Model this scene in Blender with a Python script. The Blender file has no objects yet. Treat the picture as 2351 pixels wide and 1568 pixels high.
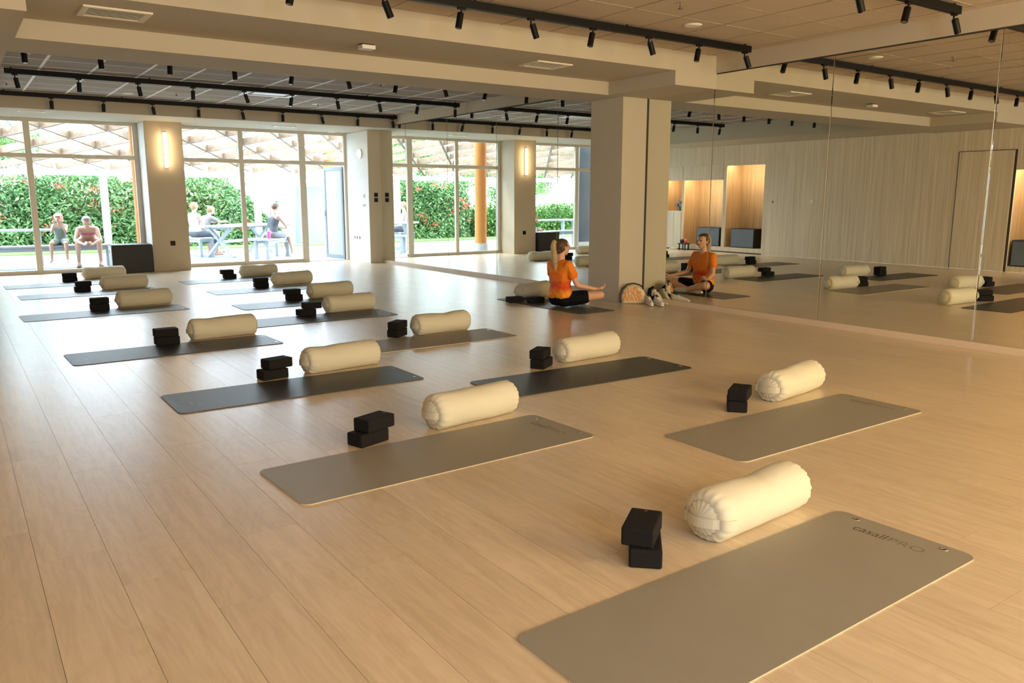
import bpy, bmesh, math, random
from mathutils import Vector, Matrix, Euler, noise
random.seed(7)
C = bpy.context.scene.collection
PI = math.pi

# ------------------------------------------------------------------ camera
cam_d = bpy.data.cameras.new('camera'); cam = bpy.data.objects.new('camera', cam_d); C.objects.link(cam)
bpy.context.scene.camera = cam
FPX = 1839.81
cam_d.sensor_width = 36.0; cam_d.lens = FPX / 2351 * 36.0; cam_d.clip_start = 0.05; cam_d.clip_end = 300
yaw, pitch, roll = -0.608889756, 0.177197245, 0.000399534
cy, sy, cp, sp = math.cos(yaw), math.sin(yaw), math.cos(pitch), math.sin(pitch)
fwd = Vector((-sy * cp, cy * cp, -sp)); rt = Vector((cy, sy, 0)); up = rt.cross(fwd)
r2 = rt * math.cos(roll) + up * math.sin(roll); u2 = up * math.cos(roll) - rt * math.sin(roll)
m = Matrix((r2, u2, -fwd)).transposed().to_4x4(); m.translation = Vector((0, 0, 1.40))
cam.matrix_world = m

# ------------------------------------------------------------------ world, sun, large lights, exposure
W = bpy.data.worlds.new('world'); bpy.context.scene.world = W; W.use_nodes = True
bg = W.node_tree.nodes['Background']; bg.inputs[0].default_value = (0.74, 0.87, 1.0, 1); bg.inputs[1].default_value = 14.0
sun_d = bpy.data.lights.new('sun', 'SUN'); sun_d.energy = 2.0; sun_d.angle = 0.01; sun_d.color = (1, 0.95, 0.86)
sun = bpy.data.objects.new('sun', sun_d); C.objects.link(sun); sun.rotation_euler = Euler((math.radians(-28), math.radians(24), 0)); sun.location = (0, 20, 20)
def area(name, loc, rot, sx, sy_, energy, col, portal=False):
    d = bpy.data.lights.new(name, 'AREA'); d.shape = 'RECTANGLE'; d.size = sx; d.size_y = sy_; d.energy = energy; d.color = col
    o = bpy.data.objects.new(name, d); C.objects.link(o); o.location = loc; o.rotation_euler = rot
    if portal: d.cycles.is_portal = True
    return o
area('window_portal', (1.05, 17.42, 1.45), (-PI / 2, 0, 0), 4.3, 2.75, 1, (1, 1, 1), True)
area('window_portal', (5.70, 17.42, 1.45), (-PI / 2, 0, 0), 3.65, 2.75, 1, (1, 1, 1), True)
# unseen rear area lights: added cool fill, and warm light inferred from block shadows
area('rear_cool_fill', (0.9, -3.6, 1.75), (PI / 2, 0, math.radians(-4)), 2.6, 2.1, 150, (0.80, 0.88, 1.0))
area('rear_warm_light', (5.8, -3.6, 1.75), (PI / 2, 0, math.radians(12)), 3.8, 2.1, 310, (1.0, 0.74, 0.36))
vs = bpy.context.scene.view_settings
vs.view_transform = 'Standard'; vs.look = 'None'; vs.exposure = 0.46; vs.gamma = 1.0; vs.use_curve_mapping = False

# ------------------------------------------------------------------ materials
MATS = {}
def mat(name, col=(0.5, 0.5, 0.5), rough=0.6, metal=0.0, emit=None, es=0.0, spec=0.5, noise_amt=0.0, noise_scale=8.0, bump=0.0, bump_scale=200.0, coat=0.0):
    if name in MATS: return MATS[name]
    M = bpy.data.materials.new(name); M.use_nodes = True; nt = M.node_tree; b = nt.nodes['Principled BSDF']
    b.inputs['Base Color'].default_value = (*col, 1); b.inputs['Roughness'].default_value = rough; b.inputs['Metallic'].default_value = metal
    b.inputs['Specular IOR Level'].default_value = spec; b.inputs['Coat Weight'].default_value = coat
    if emit: b.inputs['Emission Color'].default_value = (*emit, 1); b.inputs['Emission Strength'].default_value = es
    if noise_amt or bump:
        tc = nt.nodes.new('ShaderNodeTexCoord')
    if noise_amt:
        n = nt.nodes.new('ShaderNodeTexNoise'); n.inputs['Scale'].default_value = noise_scale; n.inputs['Detail'].default_value = 4
        nt.links.new(tc.outputs['Object'], n.inputs['Vector'])
        mx = nt.nodes.new('ShaderNodeMix'); mx.data_type = 'RGBA'
        mx.inputs[6].default_value = (*[c * (1 - noise_amt) for c in col], 1); mx.inputs[7].default_value = (*[min(1, c * (1 + noise_amt)) for c in col], 1)
        nt.links.new(n.outputs['Fac'], mx.inputs[0]); nt.links.new(mx.outputs[2], b.inputs['Base Color'])
    if bump:
        n2 = nt.nodes.new('ShaderNodeTexNoise'); n2.inputs['Scale'].default_value = bump_scale
        nt.links.new(tc.outputs['Object'], n2.inputs['Vector'])
        bp = nt.nodes.new('ShaderNodeBump'); bp.inputs['Strength'].default_value = bump; bp.inputs['Distance'].default_value = 0.002
        nt.links.new(n2.outputs['Fac'], bp.inputs['Height']); nt.links.new(bp.outputs['Normal'], b.inputs['Normal'])
    MATS[name] = M
    return M

def grain_mat(name, c1, c2, c3, axis, rough, streak=(22, 1.1), rnd=0.12, coat=0.0, tex='Object', bump=0.15, knots=True):
    """wood: long fibres along axis, plank to plank tone shift by object / island random"""
    M = bpy.data.materials.new(name); M.use_nodes = True; nt = M.node_tree; N = nt.nodes; L = nt.links; b = N['Principled BSDF']
    tc = N.new('ShaderNodeTexCoord'); oi = N.new('ShaderNodeObjectInfo'); ge = N.new('ShaderNodeNewGeometry')
    ad = N.new('ShaderNodeMath'); ad.operation = 'ADD'; L.new(oi.outputs['Random'], ad.inputs[0]); L.new(ge.outputs['Random Per Island'], ad.inputs[1])
    fr = N.new('ShaderNodeMath'); fr.operation = 'FRACT'; L.new(ad.outputs[0], fr.inputs[0])
    off = N.new('ShaderNodeCombineXYZ'); mu = N.new('ShaderNodeMath'); mu.operation = 'MULTIPLY'; mu.inputs[1].default_value = 37.0; L.new(fr.outputs[0], mu.inputs[0])
    for k in range(3): L.new(mu.outputs[0], off.inputs[k])
    va = N.new('ShaderNodeVectorMath'); L.new(tc.outputs[tex], va.inputs[0])
    if rnd > 0: L.new(off.outputs[0], va.inputs[1])
    mp = N.new('ShaderNodeMapping'); s = [streak[0]] * 3; s[axis] = streak[1]; mp.inputs['Scale'].default_value = s; L.new(va.outputs[0], mp.inputs[0])
    n1 = N.new('ShaderNodeTexNoise'); n1.inputs['Scale'].default_value = 1.0; n1.inputs['Detail'].default_value = 8; n1.inputs['Roughness'].default_value = 0.65; n1.inputs['Distortion'].default_value = 0.6
    L.new(mp.outputs[0], n1.inputs['Vector'])
    mp2 = N.new('ShaderNodeMapping'); s = [5.0] * 3; s[axis] = 1.1; mp2.inputs['Scale'].default_value = s; L.new(va.outputs[0], mp2.inputs[0])
    n2 = N.new('ShaderNodeTexNoise'); n2.inputs['Scale'].default_value = 1.0; n2.inputs['Detail'].default_value = 3; n2.inputs['Distortion'].default_value = 1.5; L.new(mp2.outputs[0], n2.inputs['Vector'])
    # cathedral rings
    wv = N.new('ShaderNodeMath'); wv.operation = 'MULTIPLY'; wv.inputs[1].default_value = 46; L.new(n2.outputs['Fac'], wv.inputs[0])
    sn = N.new('ShaderNodeMath'); sn.operation = 'SINE'; L.new(wv.outputs[0], sn.inputs[0])
    s1 = N.new('ShaderNodeMath'); s1.operation = 'MULTIPLY_ADD'; s1.inputs[1].default_value = 0.055 if knots else 0.0; L.new(sn.outputs[0], s1.inputs[0]); L.new(n1.outputs['Fac'], s1.inputs[2])
    cr = N.new('ShaderNodeValToRGB'); e = cr.color_ramp.elements; e[0].position = 0.33; e[0].color = (*c1, 1); e[1].position = 0.68; e[1].color = (*c3, 1)
    x = cr.color_ramp.elements.new(0.5); x.color = (*c2, 1); L.new(s1.outputs[0], cr.inputs[0])
    hs = N.new('ShaderNodeHueSaturation'); L.new(cr.outputs[0], hs.inputs['Color'])
    vv = N.new('ShaderNodeMapRange'); vv.inputs['To Min'].default_value = 1 - rnd; vv.inputs['To Max'].default_value = 1 + rnd; L.new(fr.outputs[0], vv.inputs['Value']); L.new(vv.outputs[0], hs.inputs['Value'])
    L.new(hs.outputs[0], b.inputs['Base Color']); b.inputs['Roughness'].default_value = rough; b.inputs['Coat Weight'].default_value = coat; b.inputs['Coat Roughness'].default_value = 0.28
    rr = N.new('ShaderNodeMapRange'); rr.inputs['To Min'].default_value = rough - 0.06; rr.inputs['To Max'].default_value = rough + 0.08; L.new(n1.outputs['Fac'], rr.inputs['Value']); L.new(rr.outputs[0], b.inputs['Roughness'])
    bp = N.new('ShaderNodeBump'); bp.inputs['Strength'].default_value = bump; bp.inputs['Distance'].default_value = 0.0015; L.new(n1.outputs['Fac'], bp.inputs['Height']); L.new(bp.outputs[0], b.inputs['Normal'])
    MATS[name] = M
    return M

M_floor = grain_mat('oak_floor', (0.57, 0.455, 0.31), (0.635, 0.515, 0.36), (0.69, 0.57, 0.41), 1, 0.30, streak=(26, 1.6), rnd=0.045, bump=0.10, coat=0.35)
M_veneer = grain_mat('pale_veneer', (0.56, 0.465, 0.33), (0.69, 0.59, 0.435), (0.80, 0.70, 0.54), 2, 0.55, streak=(24, 0.5), rnd=0.03, knots=False, bump=0.08)
M_niche = grain_mat('niche_veneer', (0.38, 0.25, 0.13), (0.50, 0.34, 0.19), (0.60, 0.43, 0.26), 2, 0.5, streak=(20, 0.8), rnd=0.02, knots=False)
M_pergola = grain_mat('pergola_timber', (0.13, 0.085, 0.052), (0.18, 0.12, 0.078), (0.23, 0.16, 0.108), 0, 0.6, streak=(10, 1), rnd=0.05, knots=False)
M_wall = mat('wall_paint', (0.56, 0.50, 0.385), 0.75, noise_amt=0.025, noise_scale=3, bump=0.15, bump_scale=120)
M_ceil = mat('bulkhead_paint', (0.54, 0.49, 0.385), 0.8, noise_amt=0.02, noise_scale=2, bump=0.1, bump_scale=100)
M_pillar = mat('pillar_paint', (0.56, 0.51, 0.395), 0.7, noise_amt=0.02, noise_scale=4, bump=0.15, bump_scale=150)
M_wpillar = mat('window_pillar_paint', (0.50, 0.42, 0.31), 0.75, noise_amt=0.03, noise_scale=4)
M_tile = mat('ceiling_tile', (0.56, 0.47, 0.37), 0.85, noise_amt=0.06, noise_scale=3, bump=0.4, bump_scale=300)
M_tile_far_shade = mat('far_ceiling_tile_shade', (0.34, 0.295, 0.255), 0.85, noise_amt=0.06, noise_scale=3, bump=0.4, bump_scale=300)  # near-ceiling tile with the far zone's shade put into its colour
M_tee = mat('ceiling_grid_white', (0.84, 0.82, 0.76), 0.5)
M_tee2 = mat('ceiling_joint', (0.42, 0.34, 0.25), 0.7)
M_frame = mat('window_frame_beige', (0.60, 0.56, 0.48), 0.45, spec=0.4)
M_black = mat('black_track', (0.006, 0.006, 0.0065), 0.5, spec=0.2)
M_black2 = mat('black_spotlight', (0.005, 0.005, 0.0055), 0.45, spec=0.2)
M_foam = mat('black_block_foam', (0.013, 0.012, 0.012), 0.8, noise_amt=0.2, noise_scale=60, bump=0.3, bump_scale=700, spec=0.15)
M_mirror = mat('mirror_glass', (0.87, 0.88, 0.82), 0.0, 1.0)
M_base = mat('mirror_baseboard', (0.74, 0.61, 0.47), 0.45)
M_white = mat('white_plastic', (0.82, 0.80, 0.75), 0.4)
M_vent = mat('vent_cream', (0.80, 0.74, 0.60), 0.5)
M_dark = mat('dark_slot', (0.05, 0.045, 0.04), 0.7)
M_steel = mat('eyelet_metal', (0.75, 0.72, 0.68), 0.2, 1.0)
M_taupe = mat('taupe_mat_rubber', (0.27, 0.25, 0.205), 0.5, noise_amt=0.06, noise_scale=5, bump=0.35, bump_scale=450, spec=0.45)
M_mblack = mat('black_mat_rubber', (0.030, 0.031, 0.032), 0.42, noise_amt=0.15, noise_scale=5, bump=0.35, bump_scale=350, spec=0.5)
M_mblack_sheen = mat('sheen_grey_mat_rubber', (0.085, 0.085, 0.08), 0.42, bump=0.35, bump_scale=350, spec=0.5)  # black mat top with window sheen put into the colour as grey
M_medge = mat('mat_cream_edge', (0.72, 0.60, 0.40), 0.7)
M_print = mat('mat_print_dark', (0.09, 0.07, 0.045), 0.6)
M_print2 = mat('mat_print_thin', (0.15, 0.12, 0.08), 0.6)
M_print3 = mat('mat_print_pale', (0.35, 0.36, 0.37), 0.5)
M_bol = mat('bolster_canvas', (0.66, 0.625, 0.49), 0.85, noise_amt=0.03, noise_scale=6, bump=0.4, bump_scale=500, spec=0.2)
M_bseam = mat('bolster_seam', (0.52, 0.46, 0.32), 0.85)
M_bluebox = mat('foam_box_blue', (0.13, 0.165, 0.20), 0.6)
M_blackbox = mat('foam_box_black', (0.012, 0.012, 0.013), 0.6)
M_led = mat('warm_led', (1, 0.85, 0.6), 0.5, emit=(1, 0.78, 0.45), es=3)
M_tube = mat('sconce_tube', (1, 0.9, 0.7), 0.5, emit=(1, 0.83, 0.56), es=7)
M_skin = mat('skin', (0.74, 0.43, 0.28), 0.5, noise_amt=0.05, noise_scale=15)
M_skin2 = mat('skin_pale', (0.46, 0.27, 0.20), 0.55, noise_amt=0.05, noise_scale=15)
M_orange = mat('orange_sports_shirt', (0.90, 0.26, 0.015), 0.7, bump=0.2, bump_scale=60)
def shirt_mat():
    M = M_orange; nt = M.node_tree; N = nt.nodes; L = nt.links; b = N['Principled BSDF']
    tc = N.new('ShaderNodeTexCoord'); sx = N.new('ShaderNodeSeparateXYZ'); L.new(tc.outputs['Object'], sx.inputs[0])
    n = N.new('ShaderNodeTexNoise'); n.inputs['Scale'].default_value = 9; n.inputs['Distortion'].default_value = 1.5; L.new(tc.outputs['Object'], n.inputs['Vector'])
    a = N.new('ShaderNodeMath'); a.operation = 'MULTIPLY_ADD'; a.inputs[1].default_value = 0.16; L.new(n.outputs['Fac'], a.inputs[0]); L.new(sx.outputs['Z'], a.inputs[2])
    cr = N.new('ShaderNodeValToRGB'); e = cr.color_ramp.elements
    e[0].position = 0.24; e[0].color = (1.0, 0.36, 0.02, 1); e[1].position = 0.55; e[1].color = (0.95, 0.27, 0.012, 1)
    x = e.new(0.34); x.color = (0.75, 0.06, 0.012, 1); x = e.new(0.44); x.color = (0.95, 0.22, 0.012, 1)
    L.new(a.outputs[0], cr.inputs[0]); L.new(cr.outputs[0], b.inputs['Base Color'])
shirt_mat()
M_shorts = mat('navy_black_shorts', (0.007, 0.007, 0.011), 0.8, spec=0.15)
M_sock = mat('white_sock', (0.78, 0.76, 0.70), 0.85)
M_hairb = mat('brown_hair', (0.10, 0.055, 0.028), 0.5, noise_amt=0.4, noise_scale=40)
M_hairl = mat('blond_hair', (0.46, 0.34, 0.19), 0.5, noise_amt=0.35, noise_scale=30)
M_eye = mat('eye_dark', (0.03, 0.02, 0.015), 0.3)
M_lip = mat('lips', (0.45, 0.14, 0.10), 0.5)
M_ext_ground = mat('pale_paving', (0.26, 0.31, 0.335), 0.7, noise_amt=0.05, noise_scale=2)
M_grass = mat('grass', (0.12, 0.20, 0.05), 0.9, noise_amt=0.3, noise_scale=20)
M_ext_white = mat('white_painted_timber', (0.34, 0.37, 0.40), 0.6, noise_amt=0.04, noise_scale=6)
M_ext_orange = mat('ochre_column_paint', (0.50, 0.20, 0.045), 0.7, noise_amt=0.04, noise_scale=5)
M_ext_wall = mat('pale_blue_render', (0.17, 0.235, 0.27), 0.8, noise_amt=0.04, noise_scale=2)
M_extdark = mat('dark_grey_panel', (0.10, 0.105, 0.12), 0.35, noise_amt=0.3, noise_scale=2)
M_bark = mat('bark', (0.20, 0.17, 0.14), 0.9)
M_flower = mat('red_flower', (0.55, 0.06, 0.035), 0.7)
def leaf_mat(name, cols):
    M = bpy.data.materials.new(name); M.use_nodes = True; nt = M.node_tree; N = nt.nodes; L = nt.links; b = N['Principled BSDF']
    g = N.new('ShaderNodeNewGeometry'); cr = N.new('ShaderNodeValToRGB'); cr.color_ramp.interpolation = 'LINEAR'
    e = cr.color_ramp.elements; e[0].color = (*cols[0], 1); e[1].color = (*cols[-1], 1)
    for i, c in enumerate(cols[1:-1]): x = e.new((i + 1) / (len(cols) - 1)); x.color = (*c, 1)
    L.new(g.outputs['Random Per Island'], cr.inputs[0]); L.new(cr.outputs[0], b.inputs['Base Color'])
    b.inputs['Roughness'].default_value = 0.5
    tr = N.new('ShaderNodeBsdfTranslucent'); L.new(cr.outputs[0], tr.inputs[0]); mx = N.new('ShaderNodeMixShader'); mx.inputs[0].default_value = 0.3
    L.new(b.outputs[0], mx.inputs[1]); L.new(tr.outputs[0], mx.inputs[2]); L.new(mx.outputs[0], N['Material Output'].inputs[0])
    MATS[name] = M; return M
M_leaf = leaf_mat('hedge_leaves', [(0.06, 0.16, 0.06), (0.15, 0.31, 0.11), (0.27, 0.46, 0.19), (0.45, 0.56, 0.30)])
M_leaf2 = leaf_mat('tree_leaves', [(0.04, 0.12, 0.03), (0.12, 0.25, 0.06), (0.22, 0.36, 0.09)])
def glass_mat():
    M = bpy.data.materials.new('window_glass'); M.use_nodes = True; nt = M.node_tree; N = nt.nodes; L = nt.links
    for n in list(N):
        if n.type != 'OUTPUT_MATERIAL': N.remove(n)
    t = N.new('ShaderNodeBsdfTransparent'); t.inputs[0].default_value = (0.95, 0.97, 0.97, 1); g = N.new('ShaderNodeBsdfGlossy'); g.inputs['Roughness'].default_value = 0.02
    f = N.new('ShaderNodeFresnel'); f.inputs[0].default_value = 1.10; mx = N.new('ShaderNodeMixShader'); L.new(f.outputs[0], mx.inputs[0]); L.new(t.outputs[0], mx.inputs[1]); L.new(g.outputs[0], mx.inputs[2])
    L.new(mx.outputs[0], N['Material Output'].inputs[0]); return M
M_glass = glass_mat()
def frost_mat():
    M = bpy.data.materials.new('frosted_door_panel'); M.use_nodes = True; nt = M.node_tree; N = nt.nodes; L = nt.links; b = N['Principled BSDF']
    b.inputs['Base Color'].default_value = (0.46, 0.52, 0.57, 1); b.inputs['Roughness'].default_value = 0.35
    tr = N.new('ShaderNodeBsdfTranslucent'); tr.inputs[0].default_value = (0.42, 0.50, 0.58, 1); mx = N.new('ShaderNodeMixShader'); mx.inputs[0].default_value = 0.35
    L.new(b.outputs[0], mx.inputs[1]); L.new(tr.outputs[0], mx.inputs[2]); L.new(mx.outputs[0], N['Material Output'].inputs[0]); return M
M_frost = frost_mat()

# ------------------------------------------------------------------ helpers
def new_mesh(name, verts, faces, smooth=False):
    me = bpy.data.meshes.new(name); me.from_pydata([tuple(v) for v in verts], [], faces); me.update()
    if smooth:
        for p in me.polygons: p.use_smooth = True
    return me
def link(name, me, m_, parent=None, loc=None, rot=None):
    if m_ is not None and not me.materials: me.materials.append(m_)
    o = bpy.data.objects.new(name, me); C.objects.link(o)
    if parent is not None: o.parent = parent
    if loc is not None: o.location = loc
    if rot is not None: o.rotation_euler = rot
    return o
def bm_obj(name, bm, m_, parent=None, loc=None, rot=None, smooth=False):
    me = bpy.data.meshes.new(name); bm.normal_update(); bm.to_mesh(me); bm.free()
    if smooth:
        for p in me.polygons: p.use_smooth = True
    return link(name, me, m_, parent, loc, rot)
def box(bm, x0, x1, y0, y1, z0, z1):
    vs_ = [bm.verts.new((x, y, z)) for z in (z0, z1) for y in (y0, y1) for x in (x0, x1)]
    for f in ((0, 2, 3, 1), (4, 5, 7, 6), (0, 1, 5, 4), (2, 6, 7, 3), (0, 4, 6, 2), (1, 3, 7, 5)): bm.faces.new([vs_[i] for i in f])
def boxes(name, lst, m_, parent=None, bevel=0.0, loc=None, rot=None):
    bm = bmesh.new()
    for b in lst: box(bm, *b)
    if bevel: bmesh.ops.bevel(bm, geom=bm.edges[:], offset=bevel, segments=2, profile=0.5, affect='EDGES')
    return bm_obj(name, bm, m_, parent, loc, rot)
def beam(bm, p0, p1, w, d, upv=(0, 0, 1)):
    p0, p1 = Vector(p0), Vector(p1); a = (p1 - p0).normalized(); u = Vector(upv); s = a.cross(u)
    if s.length < 1e-4: s = a.cross(Vector((0, 1, 0)))
    s.normalize(); u = s.cross(a).normalized(); vs_ = []
    for p in (p0, p1):
        for i, j in ((-1, -1), (1, -1), (1, 1), (-1, 1)): vs_.append(bm.verts.new(p + s * (w / 2 * i) + u * (d / 2 * j)))
    for f in ((0, 3, 2, 1), (4, 5, 6, 7), (0, 1, 5, 4), (1, 2, 6, 5), (2, 3, 7, 6), (3, 0, 4, 7)): bm.faces.new([vs_[i] for i in f])
def cyl(bm, p0, p1, r0, r1=None, n=16):
    if r1 is None: r1 = r0
    p0, p1 = Vector(p0), Vector(p1); a = (p1 - p0).normalized(); s = a.orthogonal().normalized(); t = a.cross(s)
    A = [bm.verts.new(p0 + (s * math.cos(2 * PI * i / n) + t * math.sin(2 * PI * i / n)) * r0) for i in range(n)]
    B = [bm.verts.new(p1 + (s * math.cos(2 * PI * i / n) + t * math.sin(2 * PI * i / n)) * r1) for i in range(n)]
    bm.faces.new(A[::-1]); bm.faces.new(B)
    for i in range(n): bm.faces.new((A[i], A[(i + 1) % n], B[(i + 1) % n], B[i]))
def empty(name, loc=(0, 0, 0), rot=(0, 0, 0)):
    o = bpy.data.objects.new(name, None); C.objects.link(o); o.location = loc; o.rotation_euler = rot; o.empty_display_size = 0.05; return o
def tag(o, label, cat, group=None):
    o['label'] = label; o['category'] = cat
    if group: o['group'] = group
    return o
def thing(name, label, cat, loc=(0, 0, 0), rot=(0, 0, 0), group=None): return tag(empty(name, loc, rot), label, cat, group)
def struct(o, label=None):
    o['kind'] = 'structure'
    if label: o['label'] = label
    return o
def stuff(o, label=None):
    o['kind'] = 'stuff'
    if label: o['label'] = label
    return o
def dup(root, loc, rot, label, group=None):
    r = root.copy(); C.objects.link(r); r.location = loc; r.rotation_euler = rot; r['label'] = label
    if group: r['group'] = group
    for ch in list(root.children):
        c = ch.copy(); C.objects.link(c); c.parent = r
        for g in ch.children: d = g.copy(); C.objects.link(d); d.parent = c
    return r

XR = 7.813            # mirror plane at y = 8
def mx_at(y): return XR - 0.003367 * (y - 8)
XL, YB, YF = -1.05, -4.0, 17.3
ZC, ZB, ZN = 3.08, 2.70, 2.86

# ------------------------------------------------------------------ floor: oak planks
floor = struct(empty('floor'), 'pale oak plank floor')
o = boxes('floor_base', [(XL, 8.0, YB, YF + 0.02, -0.05, -0.006)], mat('plank_joint', (0.26, 0.18, 0.11), 0.8), floor)
PW, PL = 0.2425, 1.485; XO = 0.1525
offs = {0: 3.44, 1: 3.06, 2: 2.69, 3: 3.25, 4: 2.70, -1: 3.81}
fwd2 = Vector((fwd.x, fwd.y)).normalized()
planks = []
for c in range(-5, 32):
    x0 = XO + c * PW; x1 = x0 + PW
    x0c, x1c = max(x0, XL), min(x1, 7.86)
    if x1c - x0c < 0.02: continue
    random.seed(c * 13 + 5)
    of = offs.get(c, 3.0 + random.choice([0, 0.37, 0.74, 1.11]) + random.uniform(-0.05, 0.05))
    k0 = int((YB - of) // PL)
    for k in range(k0, 20):
        y0 = of + k * PL; y1 = y0 + PL
        y0c, y1c = max(y0, YB), min(y1, YF)
        if y1c - y0c < 0.02: continue
        planks.append((x0c, x1c, y0c, y1c))
def seen(p):
    q = Vector(((p[0] + p[1]) / 2, (p[2] + p[3]) / 2)); f = q.dot(fwd2)
    if f < 0.8: return 1e6
    s = abs(q.x * fwd2.y - q.y * fwd2.x)
    return f if s < 0.72 * f + 0.5 else 1e6
planks.sort(key=seen)
g = 0.0007; full = None
def plank_mesh(w, l):
    bm = bmesh.new(); box(bm, -w / 2 + g, w / 2 - g, -l / 2 + g, l / 2 - g, -0.006, 0.0)
    me = bpy.data.meshes.new('plank'); bm.to_mesh(me); bm.free(); me.materials.append(M_floor); return me
cache = {}
for p in planks[:300]:
    w, l = round(p[1] - p[0], 4), round(p[3] - p[2], 4)
    if (w, l) not in cache: cache[(w, l)] = plank_mesh(w, l)
    link('plank', cache[(w, l)], None, floor, ((p[0] + p[1]) / 2, (p[2] + p[3]) / 2, 0))
bm = bmesh.new()
for p in planks[300:]: box(bm, p[0] + g, p[1] - g, p[2] + g, p[3] - g, -0.006, 0)
stuff(bm_obj('far_planks', bm, M_floor, floor))

# ------------------------------------------------------------------ ceilings
def tiled(name, x0, x1, y0, y1, xo, yo, tee_w, tee_m, tee_wx, ymin=-99, lab=None, M_tile=M_tile):
    root = struct(empty(name), lab)
    boxes('ceiling_slab', [(x0, x1, y0, y1, ZC + 0.03, ZC + 0.12)], M_ceil, root)
    xs = [x0] + [xo + 0.6 * k for k in range(-20, 40) if x0 + 0.05 < xo + 0.6 * k < x1 - 0.05] + [x1]
    ys = [y0] + [yo + 0.6 * k for k in range(-30, 40) if y0 + 0.05 < yo + 0.6 * k < y1 - 0.05] + [y1]
    ch = {}; rest = bmesh.new(); nrest = 0
    for i in range(len(xs) - 1):
        for j in range(len(ys) - 1):
            a, b, c_, d = xs[i] + 0.004, xs[i + 1] - 0.004, ys[j] + 0.004, ys[j + 1] - 0.004
            dz = random.uniform(-0.0015, 0.0015)
            if ys[j] < ymin: box(rest, a, b, c_, d, ZC + dz, ZC + 0.02); nrest += 1; continue
            k = (round(b - a, 3), round(d - c_, 3))
            if k not in ch:
                bm = bmesh.new(); box(bm, -k[0] / 2, k[0] / 2, -k[1] / 2, k[1] / 2, 0, 0.02)
                me = bpy.data.meshes.new('ceiling_tile'); bm.to_mesh(me); bm.free(); me.materials.append(M_tile); ch[k] = me
            link('ceiling_tile', ch[k], None, root, ((a + b) / 2, (c_ + d) / 2, ZC + dz), (random.uniform(-.003, .003), random.uniform(-.003, .003), 0))
    if nrest: stuff(bm_obj('rear_tiles', rest, M_tile, root))
    else: rest.free()
    for x in xs[1:-1]: boxes('tee_bar', [(x - tee_w / 2, x + tee_w / 2, y0, y1, ZC - 0.004, ZC + 0.004)], tee_m, root)
    for y in ys[1:-1]: boxes('cross_bar', [(x0, x1, y - tee_wx / 2, y + tee_wx / 2, ZC - 0.003, ZC + 0.004)], tee_m, root)
    return root
tiled('ceiling_near', XL, 7.83, YB, 6.9, 5.26, 5.03, 0.006, M_tee2, 0.008, ymin=3.2, lab='tiled ceiling over the near half of the room')
tiled('ceiling_far', 0.6, 7.83, 8.82, 15.5, 1.2, 11.8, 0.035, M_tee, 0.014, lab='ceiling of shade-darkened tiles in white bars over the far half', M_tile=M_tile_far_shade)
# cross bulkhead with its notch, and bulkhead strip on the wooden-wall side
bulk = struct(empty('ceiling_bulkhead'), 'stepped dropped bulkhead crossing the ceiling')
boxes('bulkhead_face', [(XL, 7.84, 6.88, 8.82, ZN, ZC + 0.1)], M_ceil, bulk)
boxes('bulkhead_step', [(XL, 0.61, 6.88, 8.04, ZB, ZN)], M_ceil, bulk)
boxes('bulkhead_step', [(7.11, 7.84, 6.88, 8.04, ZB, ZN)], M_ceil, bulk)
boxes('bulkhead_beam', [(XL, 7.84, 8.04, 8.82, ZB, ZN)], M_ceil, bulk)
struct(boxes('ceiling_left_drop', [(XL, 0.6, 8.82, 15.5, ZB + 0.02, ZC + 0.1)], M_ceil), 'dropped ceiling strip along the wooden wall')
struct(boxes('ceiling_window_soffit', [(XL, 7.9, 15.5, YF + 0.3, 2.82, ZC + 0.1)], M_ceil), 'soffit above the windows')

# ------------------------------------------------------------------ walls
struct(boxes('wall_right', [(7.86, 8.05, YB, 17.3, 0, ZC + 0.1)], M_wall))
struct(boxes('trim_1', [(7.80, 7.86, YB, 6.88, 2.885, ZC)], M_wall), 'painted band above the near mirror')
struct(boxes('trim_2', [(7.79, 7.86, 8.82, 15.5, 2.885, ZC)], M_wall), 'painted band above the far mirror')
struct(boxes('wall_back', [(XL - .2, 8.05, YB - 0.15, YB, 0, ZC + 0.1)], M_wall))
def pillar(name, x0, x1, y0, y1, z1, m_, lab):
    return struct(boxes(name, [(x0, x1, y0, y1, 0, z1)], m_, bevel=0.004), lab)
pillar('pillar_mirror', 7.37, 7.90, 8.04, 8.68, ZB, M_pillar, 'square pillar dividing the mirrors')
pillar('pillar_window', 3.20, 3.87, 16.65, 17.45, 2.82, M_wpillar, 'pillar between the two windows')
M_reveal = mat('white_reveal_paint', (0.80, 0.80, 0.78), 0.6)
wp_ = bpy.data.objects['pillar_window']; boxes('white_reveal', [(3.192, 3.202, 16.66, 17.26, 0.0, 2.81)], M_reveal, wp_)
pier = pillar('pillar_corner', 7.50, 7.90, 16.12, 17.45, 2.82, mat('corner_paint', (0.60, 0.53, 0.41), 0.75), 'corner pier beside the open door')
boxes('white_face', [(7.492, 7.502, 16.13, 17.26, 0.0, 2.81)], M_reveal, pier)
bb = struct(empty('baseboard_right'), 'low timber strip below the mirrors')
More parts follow.
